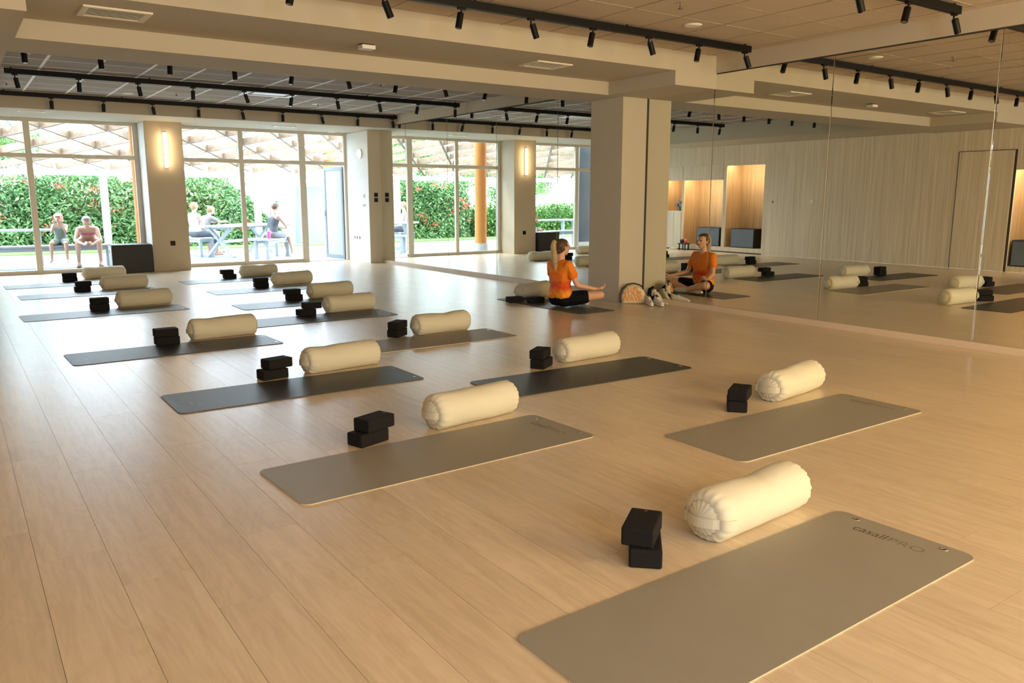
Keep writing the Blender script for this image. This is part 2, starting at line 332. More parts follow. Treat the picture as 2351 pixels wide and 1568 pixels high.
for ya, yb_ in ((YB, 8.04), (8.68, 16.12)):
    bm = bmesh.new(); P4 = [(mx_at(ya) - 0.028, ya), (mx_at(yb_) - 0.028, yb_), (7.87, yb_), (7.87, ya)]
    lo = [bm.verts.new((x, y, 0)) for x, y in P4]; hi = [bm.verts.new((x, y, 0.065)) for x, y in P4]
    bm.faces.new(lo); bm.faces.new(hi[::-1])
    for i in range(4): bm.faces.new((lo[i], hi[i], hi[(i + 1) % 4], lo[(i + 1) % 4]))
    bmesh.ops.recalc_face_normals(bm, faces=bm.faces); bm_obj('baseboard_strip', bm, M_base, bb)
# mirrors
def mirror(name, label, edges, zt_, name_y=None):
    root = thing(name, label, 'mirror')
    for a, b in zip(edges[:-1], edges[1:]):
        zt = zt_(0.5 * (a + b)); x0, x1 = mx_at(a), mx_at(b); a2, b2 = a + 0.0025, b - 0.0025
        bm = bmesh.new(); e = 0.004
        q = [(x0, a2), (x1, b2)]
        outer = [(x0 + 0.002, a2, 0.067), (x1 + 0.002, b2, 0.067), (x1 + 0.002, b2, zt), (x0 + 0.002, a2, zt)]
        inner = [(x0, a2 + e, 0.067 + e), (x1, b2 - e, 0.067 + e), (x1, b2 - e, zt - e), (x0, a2 + e, zt - e)]
        back = [(x + 0.006, y, z) for x, y, z in outer]
        O = [bm.verts.new(v) for v in outer]; I = [bm.verts.new(v) for v in inner]; B = [bm.verts.new(v) for v in back]
        bm.faces.new(I)
        for i in range(4):
            j = (i + 1) % 4; bm.faces.new((O[i], O[j], I[j], I[i])); bm.faces.new((B[i], B[j], O[j], O[i]))
        bm.faces.new(B[::-1]); bmesh.ops.recalc_face_normals(bm, faces=bm.faces)
        bm_obj('mirror_panel', bm, M_mirror, root)
    if name_y is not None: boxes('edge_seal', [(7.800, 7.826, name_y - .012, name_y, 0.067, 2.70)], M_dark, root)
    for a, b, z in ((edges[0], edges[-2], 2.876),) if name_y is not None else ((edges[1], edges[-1], 2.876),): boxes('top_seal', [(mx_at(b) - .002, 7.84, a, b, z, z + .009)], M_dark, root)
    return root
mirror('wall_mirror', 'tall frameless mirror panels on the near side of the square pillar', [-3.9, -1.38, 0.28, 1.94, 3.63, 5.29, 6.90, 8.04], lambda y: 2.875 if y < 6.9 else 2.70, 8.04)
mirror('wall_mirror', 'frameless mirror panels between the square pillar and the windows', [8.68, 8.82, 9.97, 11.65, 13.30, 14.95, 16.12], lambda y: 2.875 if y > 8.82 else 2.70)

# wooden left wall with lit niches
wl = struct(empty('wall_left'), 'pale vertical-grain wooden wall with lit niches')
holes = [(5.9, 7.19, 0.11, 1.93), (12.92, 14.10, 0.14, 2.22), (14.20, 15.55, 0.14, 1.87), (15.62, 16.22, 1.05, 1.87)]
ysb = sorted({YB, YF} | {h_[0] for h_ in holes} | {h_[1] for h_ in holes}); zsb = [0.0, 0.11, 0.14, 1.05, 1.87, 1.93, 2.22, ZC]
for i in range(len(ysb) - 1):
    run = None
    segs = []
    for j in range(len(zsb) - 1):
        yc_, zc_ = (ysb[i] + ysb[i + 1]) / 2, (zsb[j] + zsb[j + 1]) / 2
        if any(h_[0] < yc_ < h_[1] and h_[2] < zc_ < h_[3] for h_ in holes): run = None
        else:
            if run is None: run = [zsb[j], zsb[j + 1]]; segs.append(run)
            else: run[1] = zsb[j + 1]
    for s in segs: boxes('wall_panel', [(XL - 0.04, XL, ysb[i], ysb[i + 1], s[0], s[1])], M_veneer, wl)
for (ya, yb_, za, zb_) in holes:
    bm = bmesh.new(); d = 0.62
    for b in ((XL - d - .02, XL - d, ya, yb_, za, zb_ + .12), (XL - d, XL - .04, ya - .02, ya, za, zb_ + .12), (XL - d, XL - .04, yb_, yb_ + .02, za, zb_ + .12), (XL - d, XL - .04, ya, yb_, za - .02, za), (XL - d, XL - .04, ya, yb_, zb_ + .10, zb_ + .12)): box(bm, *b)
    bm_obj('niche_lining', bm, M_niche, wl)
    boxes('led_strip', [(XL - 0.075, XL - 0.055, ya + .04, yb_ - .04, zb_ + 0.085, zb_ + 0.098)], M_led, wl)
    L_ = area('niche_led', (XL - 0.10, (ya + yb_) / 2, zb_ + 0.08), (0, math.radians(18), 0), 0.03, yb_ - ya - .08, 12 * (yb_ - ya), (1, 0.84, 0.58))
for y in (8.25, 7.24):
    pass
boxes('wall_door_panel', [(XL, XL + 0.018, 7.24, 8.26, 0.005, 2.30)], M_veneer, wl, bevel=0.002)
boxes('panel_gap', [(XL, XL + 0.003, 7.195, 7.238, 0, 2.31)], M_dark, wl)
boxes('panel_gap', [(XL, XL + 0.019, 8.261, 8.270, 0, 2.31)], M_dark, wl); boxes('panel_gap', [(XL, XL + 0.019, 7.24, 8.26, 2.301, 2.311)], M_dark, wl)
for (ya, yb_, za, zb_) in ((14.20, 15.56, 1.895, 2.25), (15.60, 16.24, 1.895, 2.25), (15.62, 16.22, 0.10, 1.03)):
    boxes('cupboard_front', [(XL, XL + 0.016, ya, yb_, za, zb_)], M_veneer, wl, bevel=0.002)
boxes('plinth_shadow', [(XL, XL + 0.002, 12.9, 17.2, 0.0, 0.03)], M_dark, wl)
# things in the niches
def foam_box(loc, sx, sy_, sz, label, face_x=True, face_m=None, rot=0):
    r = thing('foam_box', label, 'box', loc, (0, 0, rot), 'large foam boxes')
    boxes('body', [(-sx / 2, sx / 2, -sy_ / 2, sy_ / 2, 0, sz)], M_blackbox, r, bevel=0.012)
    if face_x: boxes('cover_panel', [(sx / 2, sx / 2 + 0.004, -sy_ / 2 + .02, sy_ / 2 - .02, 0.02, sz - .02)], face_m or M_bluebox, r)
    return r
foam_box((XL - 0.29, 13.55, 0.14), 0.5, 0.74, 0.49, 'blue-faced black foam box standing in the tall lit niche')
foam_box((XL - 0.29, 14.68, 0.14), 0.5, 0.78, 0.49, 'blue-faced black foam box in the wide lit niche beside the cupboard')
foam_box((XL - 0.28, 6.72, 0.11), 0.5, 0.85, 0.50, 'dark foam box in the lit niche beside the hidden wooden door')
for k, (yy, zz) in enumerate(((15.72, 1.11), (15.86, 1.11), (15.78, 1.21), (15.92, 1.21), (15.83, 1.31))):
    bm = bmesh.new(); cyl(bm, (XL - 0.42, yy, zz), (XL - 0.12, yy, zz), 0.052, n=14)
    o = bm_obj('rolled_towel', bm, mat('grey_towel', (0.25, 0.23, 0.20), 0.95), smooth=False); tag(o, 'small grey rolled towel in the cupboard niche, ' + ('bottom row nearest the wide niche', 'bottom row farther in', 'middle row nearer the wide niche', 'middle row farther in', 'on top of the pile')[k], 'towel', 'rolled towels in the niche')
r = thing('water_stand', 'pink and black dumb-bells on a low dark stand by the niche', 'stand', (XL + 0.20, 15.30, 0))
boxes('stand_top', [(-.1, .1, -.14, .14, 0.16, 0.19)], M_blackbox, r, bevel=0.004)
for s in (-1, 1):
    for q in (-.065, .065): boxes('leg', [(q - .015, q + .015, .10 * s - .012, .10 * s + .012, 0, 0.16)], M_blackbox, r)
bm = bmesh.new(); bmesh.ops.create_icosphere(bm, subdivisions=2, radius=0.06, matrix=Matrix.Translation((0, -.07, .25)) @ Matrix.Diagonal((.7, .8, 1.1, 1))); o = bm_obj('weight_ball', bm, mat('pink_rubber', (0.75, 0.12, 0.15), 0.5), r, smooth=True); o['label'] = 'pink rubber head'
bm = bmesh.new(); bmesh.ops.create_icosphere(bm, subdivisions=2, radius=0.06, matrix=Matrix.Translation((0, .07, .24))); bm_obj('weight_ball', bm, M_blackbox, r, smooth=True)
th = thing('thermostat', 'small white square thermostat on the pale wooden wall', 'thermostat', (XL, 11.55, 1.32))
boxes('case', [(0, .03, -.045, .045, -.045, .045)], M_white, th, bevel=0.004)
th = thing('door_stop', 'tiny dark hook on the pale wooden wall', 'hook', (XL, 12.64, 1.31))
boxes('plate', [(0, .012, -.01, .01, -.02, .02)], M_dark, th)

# ------------------------------------------------------------------ windows on the far wall
wy = YF
def bar(bl, root, nm, m_=None): return boxes(nm, bl, m_ or M_frame, root, bevel=0.003)
w1 = struct(empty('window_1'), 'wide window with beige frame nearest the wooden wall')
T = 0.035
bar([(XL, 3.20, wy - T, wy + T, 2.76, 2.82)], w1, 'window_frame'); bar([(XL, 3.20, wy - T, wy + T, 0, 0.07)], w1, 'window_frame')
bar([(3.10, 3.20, wy - T, wy + T, 0.07, 2.76)], w1, 'window_frame'); bar([(XL, XL + .08, wy - T, wy + T, 0.07, 2.76)], w1, 'window_frame')
for x in (-0.30, 1.335): bar([(x - .05, x + .05, wy - T, wy + T, 0.07, 2.76)], w1, 'mullion')
bar([(XL + .08, 3.10, wy - T * .9, wy + T * .9, 2.125, 2.20)], w1, 'transom')
for a, b in ((XL + .08, -0.35), (-0.25, 1.285), (1.385, 3.10)):
    for za, zb_ in ((0.07, 2.125), (2.20, 2.76)): boxes('pane', [(a, b, wy - .004, wy + .004, za, zb_)], M_glass, w1)
w2 = struct(empty('window_2'), 'wide window with beige frame beside the open door')
bar([(3.87, 7.50, wy - T, wy + T, 2.76, 2.82)], w2, 'window_frame'); bar([(3.87, 6.54, wy - T, wy + T, 0, 0.07)], w2, 'window_frame')
bar([(3.87, 3.95, wy - T, wy + T, 0.07, 2.76)], w2, 'window_frame'); bar([(6.40, 6.54, wy - T * 1.2, wy + T * 1.2, 0, 2.76)], w2, 'window_frame')
bar([(7.44, 7.51, wy - T, wy + T, 0, 2.76)], w2, 'door_jamb')
bar([(5.115, 5.205, wy - T, wy + T, 0.07, 2.76)], w2, 'mullion')
bar([(3.95, 6.40, wy - T * .9, wy + T * .9, 2.115, 2.195)], w2, 'transom'); bar([(6.54, 7.44, wy - T * .9, wy + T * .9, 2.115, 2.195)], w2, 'transom')
for a, b in ((3.95, 5.115), (5.205, 6.40)):
    for za, zb_ in ((0.07, 2.115), (2.195, 2.76)): boxes('pane', [(a, b, wy - .004, wy + .004, za, zb_)], M_glass, w2)
boxes('pane', [(6.54, 7.44, wy - .004, wy + .004, 2.195, 2.76)], M_glass, w2)
# open door leaf
dr = struct(empty('door_1', (7.43, wy + 0.05, 0), (0, 0, math.radians(-84))), 'white framed frosted door standing open outwards')
DW = 0.88
for b in ((-DW, 0, -.02, .02, 2.02, 2.10), (-DW, 0, -.02, .02, 0.01, 0.10), (-DW, -DW + .075, -.02, .02, 0.10, 2.02), (-.075, 0, -.02, .02, 0.10, 2.02)):
    boxes('door_frame', [b], mat('door_grey_white', (.20, .23, .255), .5), dr, bevel=0.003)
boxes('door_panel', [(-DW + .075, -.075, -.006, .006, .10, 2.02)], M_frost, dr)
boxes('notice', [(-.50, -.30, -.012, -.008, 1.38, 1.55)], mat('grey_notice', (0.45, 0.47, 0.50), 0.6), dr)
boxes('door_handle', [(-DW + .02, -DW + .045, -.055, -.02, .98, 1.12)], M_steel, dr, bevel=0.004)
struct(boxes('threshold', [(6.54, 7.44, wy - .05, wy + .06, -0.005, 0.012)], M_frame))
bpy.data.objects['threshold'].name = 'trim_3'

# sconces, switches, sockets
sc = thing('wall_lamp', 'lit vertical tube lamp on the pillar between the windows', 'lamp', (3.54, 16.65, 2.295))
boxes('back_plate', [(-.022, .022, -.03, 0.0, -.335, .335)], M_steel, sc, bevel=0.003)
bm = bmesh.new(); cyl(bm, (0, -.055, -.32), (0, -.055, .32), .032, n=20); bm_obj('tube', bm, M_tube, sc, smooth=False)
d = bpy.data.lights.new('sconce_glow', 'AREA'); d.shape = 'RECTANGLE'; d.size = 0.05; d.size_y = 0.64; d.energy = 3.0; d.color = (1, .74, .42)
o = bpy.data.objects.new('sconce_glow', d); C.objects.link(o); o.location = (3.54, 16.65 - .10, 2.295); o.rotation_euler = (PI / 2, 0, 0)
rl = thing('round_wall_lamp', 'lit round lamp on the pale side of the corner pier', 'lamp', (7.50, 16.50, 2.34))
bm = bmesh.new(); cyl(bm, (0, 0, 0), (-.035, 0, 0), .10, n=28); bm_obj('back_plate', bm, M_white, rl)
bm = bmesh.new(); cyl(bm, (-.035, 0, 0), (-.06, 0, 0), .085, .07, n=28); bm_obj('diffuser', bm, M_tube, rl)
for k, (x, z) in enumerate(((7.655, 1.465), (7.655, 1.355))):
    s = thing('light_switch', ('upper' if z > 1.4 else 'lower') + ' black switch plate on the corner pier next to the mirror', 'switch', (x, 16.12, z), (0, 0, 0), 'black switches on the corner pier')
    boxes('plate', [(-.043, .043, -.010, 0, -.043, .043)], M_black, s, bevel=0.003); boxes('rocker', [(-.028, .028, -.014, -.010, -.028, .028)], M_black2, s, bevel=0.002)
for nm, lab, y, z, sy_, sz in (('control_panel', 'white thermostat panel on the side of the corner pier', 16.36, 1.44, .055, .13), ('light_switch', 'pale double switch below the thermostat panel on the corner pier', 16.38, 1.24, .10, .07)):
    s = thing(nm, lab, 'switch', (7.50, y, z)); boxes('plate', [(-.012, 0, -sy_, sy_, -sz / 2, sz / 2)], M_white, s, bevel=0.003); boxes('rocker', [(-.016, -.012, -sy_ * .6, sy_ * .6, -sz * .3, sz * .3)], mat('grey_button', (.4, .42, .42), .4), s)
for y in (16.92, 16.80, 16.66):
    s = thing('wall_socket', {16.92: 'small grey socket nearest the door on the corner pier', 16.80: 'middle small grey socket low on the corner pier', 16.66: 'small grey socket farthest from the door on the corner pier'}[y], 'socket', (7.50, y, 0.53), group='low sockets on the corner pier')
    boxes('plate', [(-.01, 0, -.04, .04, -.04, .04)], M_white, s, bevel=0.003); boxes('insert', [(-.014, -.01, -.025, .025, -.03, .03)], mat('grey_insert', (.12, .13, .16), .4), s)
s = thing('wall_socket', 'small black socket low on the pillar between the windows', 'socket', (3.56, 16.65, 0.53)); boxes('plate', [(-.045, .045, -.012, 0, -.045, .045)], M_black, s, bevel=0.003)
bm = bmesh.new(); cyl(bm, (0, -.018, 0), (0, -.012, 0), .022, n=16); bm_obj('insert', bm, M_black2, s)
# black foam box by the window
fb = thing('foam_box', 'black foam box with a pale end by the pillar at the window', 'box', (2.825, 17.0 - .16, 0), (0, 0, math.radians(-3)), 'large foam boxes')
boxes('body', [(-.35, .35, -.27, .27, 0, .53)], M_blackbox, fb, bevel=0.012)
o = boxes('end_panel', [(-.356, -.35, -.25, .25, .02, .51)], mat('pale_box_end', (.50, .58, .62), .6), fb); o['label'] = 'pale grey end panel with a dark hand slot'
boxes('hand_slot', [(-.36, -.356, .05, .09, .36, .42)], M_dark, fb)

# ------------------------------------------------------------------ ceiling fittings
def vent(loc, sx, sy_, label, n=7, m_=M_vent):
    v = thing('ceiling_vent', label, 'vent', loc, group='ceiling vents')
    t = .045
    boxes('frame', [(-sx / 2, sx / 2, -sy_ / 2, -sy_ / 2 + t, -.014, 0), (-sx / 2, sx / 2, sy_ / 2 - t, sy_ / 2, -.014, 0), (-sx / 2, -sx / 2 + t, -sy_ / 2 + t, sy_ / 2 - t, -.014, 0), (sx / 2 - t, sx / 2, -sy_ / 2 + t, sy_ / 2 - t, -.014, 0)], m_, v)
    boxes('backing', [(-sx / 2 + t, sx / 2 - t, -sy_ / 2 + t, sy_ / 2 - t, -.003, 0)], M_dark, v)
    for i in range(n):
        y = -sy_ / 2 + t + (i + .5) * (sy_ - 2 * t) / n; bm = bmesh.new()
        box(bm, -sx / 2 + t, sx / 2 - t, -(sy_ - 2 * t) / n * .46, (sy_ - 2 * t) / n * .46, -.0015, .0015)
        bm_obj('slat', bm, m_, v, (0, y, -.009), (math.radians(12), 0, 0))
vent((1.27, 7.41, ZN), .50, .40, 'cream louvred vent at the wooden-wall end of the ceiling notch')
vent((5.63, 7.43, ZN), .48, .38, 'cream louvred vent at the mirror end of the ceiling notch')
vent((1.32, 15.85, 2.82), .40, .20, 'white slotted vent above the window nearest the wooden wall', 3, M_white)
vent((5.75, 16.25, 2.82), .42, .20, 'white slotted vent above the window by the door', 3, M_white)
def vent_cassette(x, y):
    v = thing('air_conditioner', 'white square air conditioner cassette in the far tiled ceiling', 'air conditioner', (x, y, ZC))
    boxes('frame', [(-.42, .42, -.42, -.33, -.03, 0), (-.42, .42, .33, .42, -.03, 0), (-.42, -.33, -.33, .33, -.03, 0), (.33, .42, -.33, .33, -.03, 0)], M_white, v, bevel=0.004)
    boxes('grille', [(-.27, .27, -.27, .27, -.024, 0)], M_white, v); boxes('air_gap', [(-.33, .33, -.33, .33, -.008, 0)], M_dark, v)
vent_cassette(4.5, 13.2)
sd = thing('smoke_detector', 'white box detector in the ceiling notch', 'detector', (3.49, 7.46, ZN))
boxes('case', [(-.07, .07, -.055, .055, -.05, -.012)], M_white, sd, bevel=0.006); boxes('mount', [(-.06, .06, -.045, .045, -.012, 0)], M_dark, sd)
for x, y, z, lab in ((6.22, 5.81, ZC, 'round white ceiling light beyond the short front track'), (3.23, 5.75, ZC, 'round white ceiling light above the long front track, out of frame'), (7.05, 17.0, 2.82, 'round white ceiling light above the open door'), (2.62, 14.7, ZC, 'round white ceiling light in the far tiles by the wooden wall'), (5.71, 14.4, ZC, 'round white ceiling light in the far tiles toward the mirror')):
    if x == 3.23: continue
    v = thing('ceiling_light', lab, 'light', (x, y, z), group='round ceiling lights')
    bm = bmesh.new(); cyl(bm, (0, 0, 0), (0, 0, -.010), .092, .086, n=28); bm_obj('trim_ring', bm, M_white, v)
    bm = bmesh.new(); cyl(bm, (0, 0, -.010), (0, 0, -.014), .070, n=28); bm_obj('diffuser', bm, mat('opal_diffuser', (.88, .84, .76), .3), v)
def sprinkler(x, y, lab, double=False):
    v = thing('sprinkler', lab, 'sprinkler', (x, y, ZC), group='ceiling sprinklers')
    bm = bmesh.new(); cyl(bm, (0, 0, 0), (0, 0, -.008), .032, n=18); bm_obj('rosette', bm, M_white if double else M_steel, v)
    bm = bmesh.new(); cyl(bm, (0, 0, -.008), (0, 0, -.045), .010, n=10); cyl(bm, (0, 0, -.045), (0, 0, -.050), .022, n=12); bm_obj('head', bm, mat('dark_brass', (.25, .18, .12), .4, .6), v)
    if double:
        bm = bmesh.new(); cyl(bm, (.05, 0, 0), (.05, 0, -.02), .022, n=14); bm_obj('sensor', bm, M_white, v)
sprinkler(5.46, 5.25, 'sprinkler head in the near ceiling beside the long front track')
sprinkler(2.2, 4.9, 'sprinkler head in the near ceiling seen only in the mirror')
for x, y, l in ((0.92, 14.35, 'nearest the wooden wall by the second far track'), (3.27, 14.25, 'between the two far tracks'), (5.70, 14.30, 'between the far tracks toward the mirror'), (0.93, 11.3, 'nearest the wooden wall behind the bulkhead'), (3.23, 11.15, 'behind the middle of the bulkhead'), (5.52, 11.35, 'behind the bulkhead toward the mirror')):
    sprinkler(x, y, 'sprinkler head in the far ceiling, ' + l, True)
# tracks
def track(x0, x1, y, label):
    t = thing('ceiling_track', label, 'track', (0, y, 0))
    boxes('rail', [(x0, x1, -.030, .030, 2.995, 3.062)], M_black, t, bevel=0.003)
    n = max(2, int((x1 - x0) / 1.6))
    for i in range(n + 1):
        x = x0 + .08 + (x1 - x0 - .16) * i / n; bm = bmesh.new(); cyl(bm, (x, 0, 3.055), (x, 0, ZC), .010, n=8); bm_obj('mount', bm, M_black, t)
proto_spot = None
def spot(x, y, ax, ay, label, group):
    global proto_spot
    if proto_spot is None:
        r = thing('spotlight', label, 'spotlight', (x, y, 2.995), group=group)
        bm = bmesh.new(); box(bm, -.035, .035, -.014, .014, -.016, 0); cyl(bm, (0, 0, -.016), (0, 0, -.05), .008, n=10); bm_obj('adapter', bm, M_black2, r)
        bm = bmesh.new(); cyl(bm, (0, 0, -.035), (0, 0, -.165), .0285, n=20); bmesh.ops.bevel(bm, geom=[e for e in bm.edges if len(e.link_faces) == 2 and abs(e.verts[0].co.z - e.verts[1].co.z) < 1e-6], offset=.003, segments=2, affect='EDGES')
        h_ = bm_obj('lamp_head', bm, M_black2, r)
        bm = bmesh.new(); cyl(bm, (0, 0, -.1655), (0, 0, -.1665), .022, n=16); bm_obj('lens', bm, mat('spot_lens', (.12, .11, .10), .15), h_)
        proto_spot = r
    else:
        r = dup(proto_spot, (x, y, 2.995), (0, 0, 0), label, group)
    r.children[1].rotation_euler = (ax, ay, 0) if r.children[1].name.startswith('lamp_head') else (0, 0, 0)
    for ch in r.children:
        if ch.name.startswith('lamp_head'): ch.rotation_euler = (ax, ay, 0); ch.location = (0, 0, -.012)
    return r
ordn = ['first', 'second', 'third', 'fourth', 'fifth', 'sixth', 'seventh', 'eighth', 'ninth', 'tenth', 'eleventh', 'twelfth']
def run(y, xend, x0, xs, tilt, label, gname):
    track(x0, xend, y, label)
    for i, x in enumerate(xs):
        ax, ay = tilt(i); spot(x, y, ax, ay, f'black spotlight, {ordn[i]} from the mirror wall on {gname}', 'spotlights on ' + gname)
R_ = math.radians
run(6.17, 7.53, 0.3, [7.45 - .735 * i for i in range(9)], lambda i: (R_(-4), R_([-26, 16, -20, 16, -20, 14, -22, 16, -20][i])), 'long black lighting track in front of the bulkhead', 'the long front track')
run(3.88, 7.51, 1.0, [7.44 - .735 * i for i in range(8)], lambda i: (R_(-3), R_([-28, 22, -24, 18, -20, 16, -20, 16][i])), 'black lighting track nearest the camera', 'the track nearest the camera')
run(10.30, 7.70, 0.80, [7.46 - .735 * i for i in range(10)], lambda i: (R_(2), R_([4, 16, -20, 12, -16, 10, -4, 2, -3, -2][i])), 'black lighting track just behind the bulkhead', 'the track behind the bulkhead')
run(12.70, 7.70, 0.80, [7.62 - .745 * i for i in range(10)], lambda i: (R_(3), R_([0, 12, -14, -12, 10, -20, 2, -10, 0, -10][i])), 'black lighting track over the middle of the far ceiling', 'the middle far track')
run(15.33, 7.82, 0.85, [7.70 - .765 * i for i in range(10)], lambda i: (R_(3), R_([-8, 2, -14, 0, -12, 0, -8, 2, 0, -8][i])), 'black lighting track nearest the windows', 'the track nearest the windows')

# ------------------------------------------------------------------ yoga mats, bolsters, blocks
def rrect(w, l, r, n=6):
    P = []
    for cx, cy_, a0 in ((l / 2 - r, w / 2 - r, 0), (-l / 2 + r, w / 2 - r, 90), (-l / 2 + r, -w / 2 + r, 180), (l / 2 - r, -w / 2 + r, 270)):
        for k in range(n + 1):
            a = R_(a0 + 90 * k / n); P.append((cx + r * math.cos(a), cy_ + r * math.sin(a)))
    return P
def slab(P, z0, z1):
    bm = bmesh.new(); lo = [bm.verts.new((x, y, z0)) for x, y in P]; hi = [bm.verts.new((x, y, z1)) for x, y in P]
    bm.faces.new(lo[::-1]); bm.faces.new(hi); n = len(P)
    for i in range(n): bm.faces.new((lo[i], lo[(i + 1) % n], hi[(i + 1) % n], hi[i]))
    return bm
def text_mesh(s, size, m_, parent, loc, rz, name='lettering', rot=None, ext=0.0, bold=0.0, sx=1.0):
    cu = bpy.data.curves.new(name, 'FONT'); cu.body = s; cu.size = size; cu.extrude = ext; cu.offset = bold; cu.resolution_u = 3
    o = bpy.data.objects.new(name, cu); C.objects.link(o)
    dg = bpy.context.evaluated_depsgraph_get(); me = bpy.data.meshes.new_from_object(o.evaluated_get(dg)); bpy.data.objects.remove(o); bpy.data.curves.remove(cu)
    for v in me.vertices: v.co.x *= sx
    me.materials.clear(); w = max(v.co.x for v in me.vertices)
    return link(name, me, m_, parent, loc, rot or (0, 0, rz)), w
TH = 0.0055
mat_cache = {}
def yoga_mat(c, ang, kind, label, group, logo=None, L=1.835, Wd=0.605):
    r = thing('yoga_mat', label, 'yoga mat', (c[0], c[1], 0), (0, 0, R_(ang)), group)
    for nm, z0, z1, mm in (('base_layer', 0.0003, 0.0028, M_medge if kind == 'taupe' else M_mblack), ('top_layer', 0.0028, TH, M_taupe if kind == 'taupe' else (M_mblack_sheen if kind == 'grey' else M_mblack))):
        k = (nm, kind)
        if k not in mat_cache:
            bm = slab(rrect(Wd, L, 0.05), z0, z1); me = bpy.data.meshes.new(nm); bm.to_mesh(me); bm.free(); me.materials.append(mm); mat_cache[k] = me
        link(nm, mat_cache[k], None, r)
    for s in (-1, 1):
        if 'eye' not in mat_cache:
            bm = bmesh.new(); n = 20
            rings = [[bm.verts.new((rr * math.cos(2 * PI * i / n), rr * math.sin(2 * PI * i / n), zz)) for i in range(n)] for rr, zz in ((.0165, 0), (.0145, .0022), (.0105, .0022), (.0075, 0))]
            for a, b in zip(rings[:-1], rings[1:]):
                for i in range(n): bm.faces.new((a[i], a[(i + 1) % n], b[(i + 1) % n], b[i]))
            me = bpy.data.meshes.new('eyelet'); bm.to_mesh(me); bm.free(); me.materials.append(M_steel); mat_cache['eye'] = me
            bm = bmesh.new(); cyl(bm, (0, 0, 0), (0, 0, .0004), .008, n=14); me = bpy.data.meshes.new('eyelet_hole'); bm.to_mesh(me); bm.free(); me.materials.append(M_dark); mat_cache['hole'] = me
        e = link('eyelet', mat_cache['eye'], None, r, (L / 2 - .042, s * .19, TH))
        link('eyelet_hole', mat_cache['hole'], None, e)
    if logo == 'casall':
        t1, w = text_mesh('casall', .078, M_print, r, (L / 2 - .150, .150, TH + .0004), -PI / 2, bold=-.0002, sx=.90); t1['label'] = 'dark printed lettering'
        t2, w2 = text_mesh('PRO', .070, M_print2, r, (L / 2 - .150, .150 - w - .008, TH + .0004), -PI / 2, bold=-.0012, sx=1.15); t2['label'] = 'thin printed lettering'
    elif logo == 'mark':
        for i in range(3): text_mesh('IV'[i % 2] * 2, .035, M_print3, r, (-L / 2 + .07 + .05 * i, .02 - .05 * i, TH + .0004), -PI / 2, name='emblem_mark')
    return r

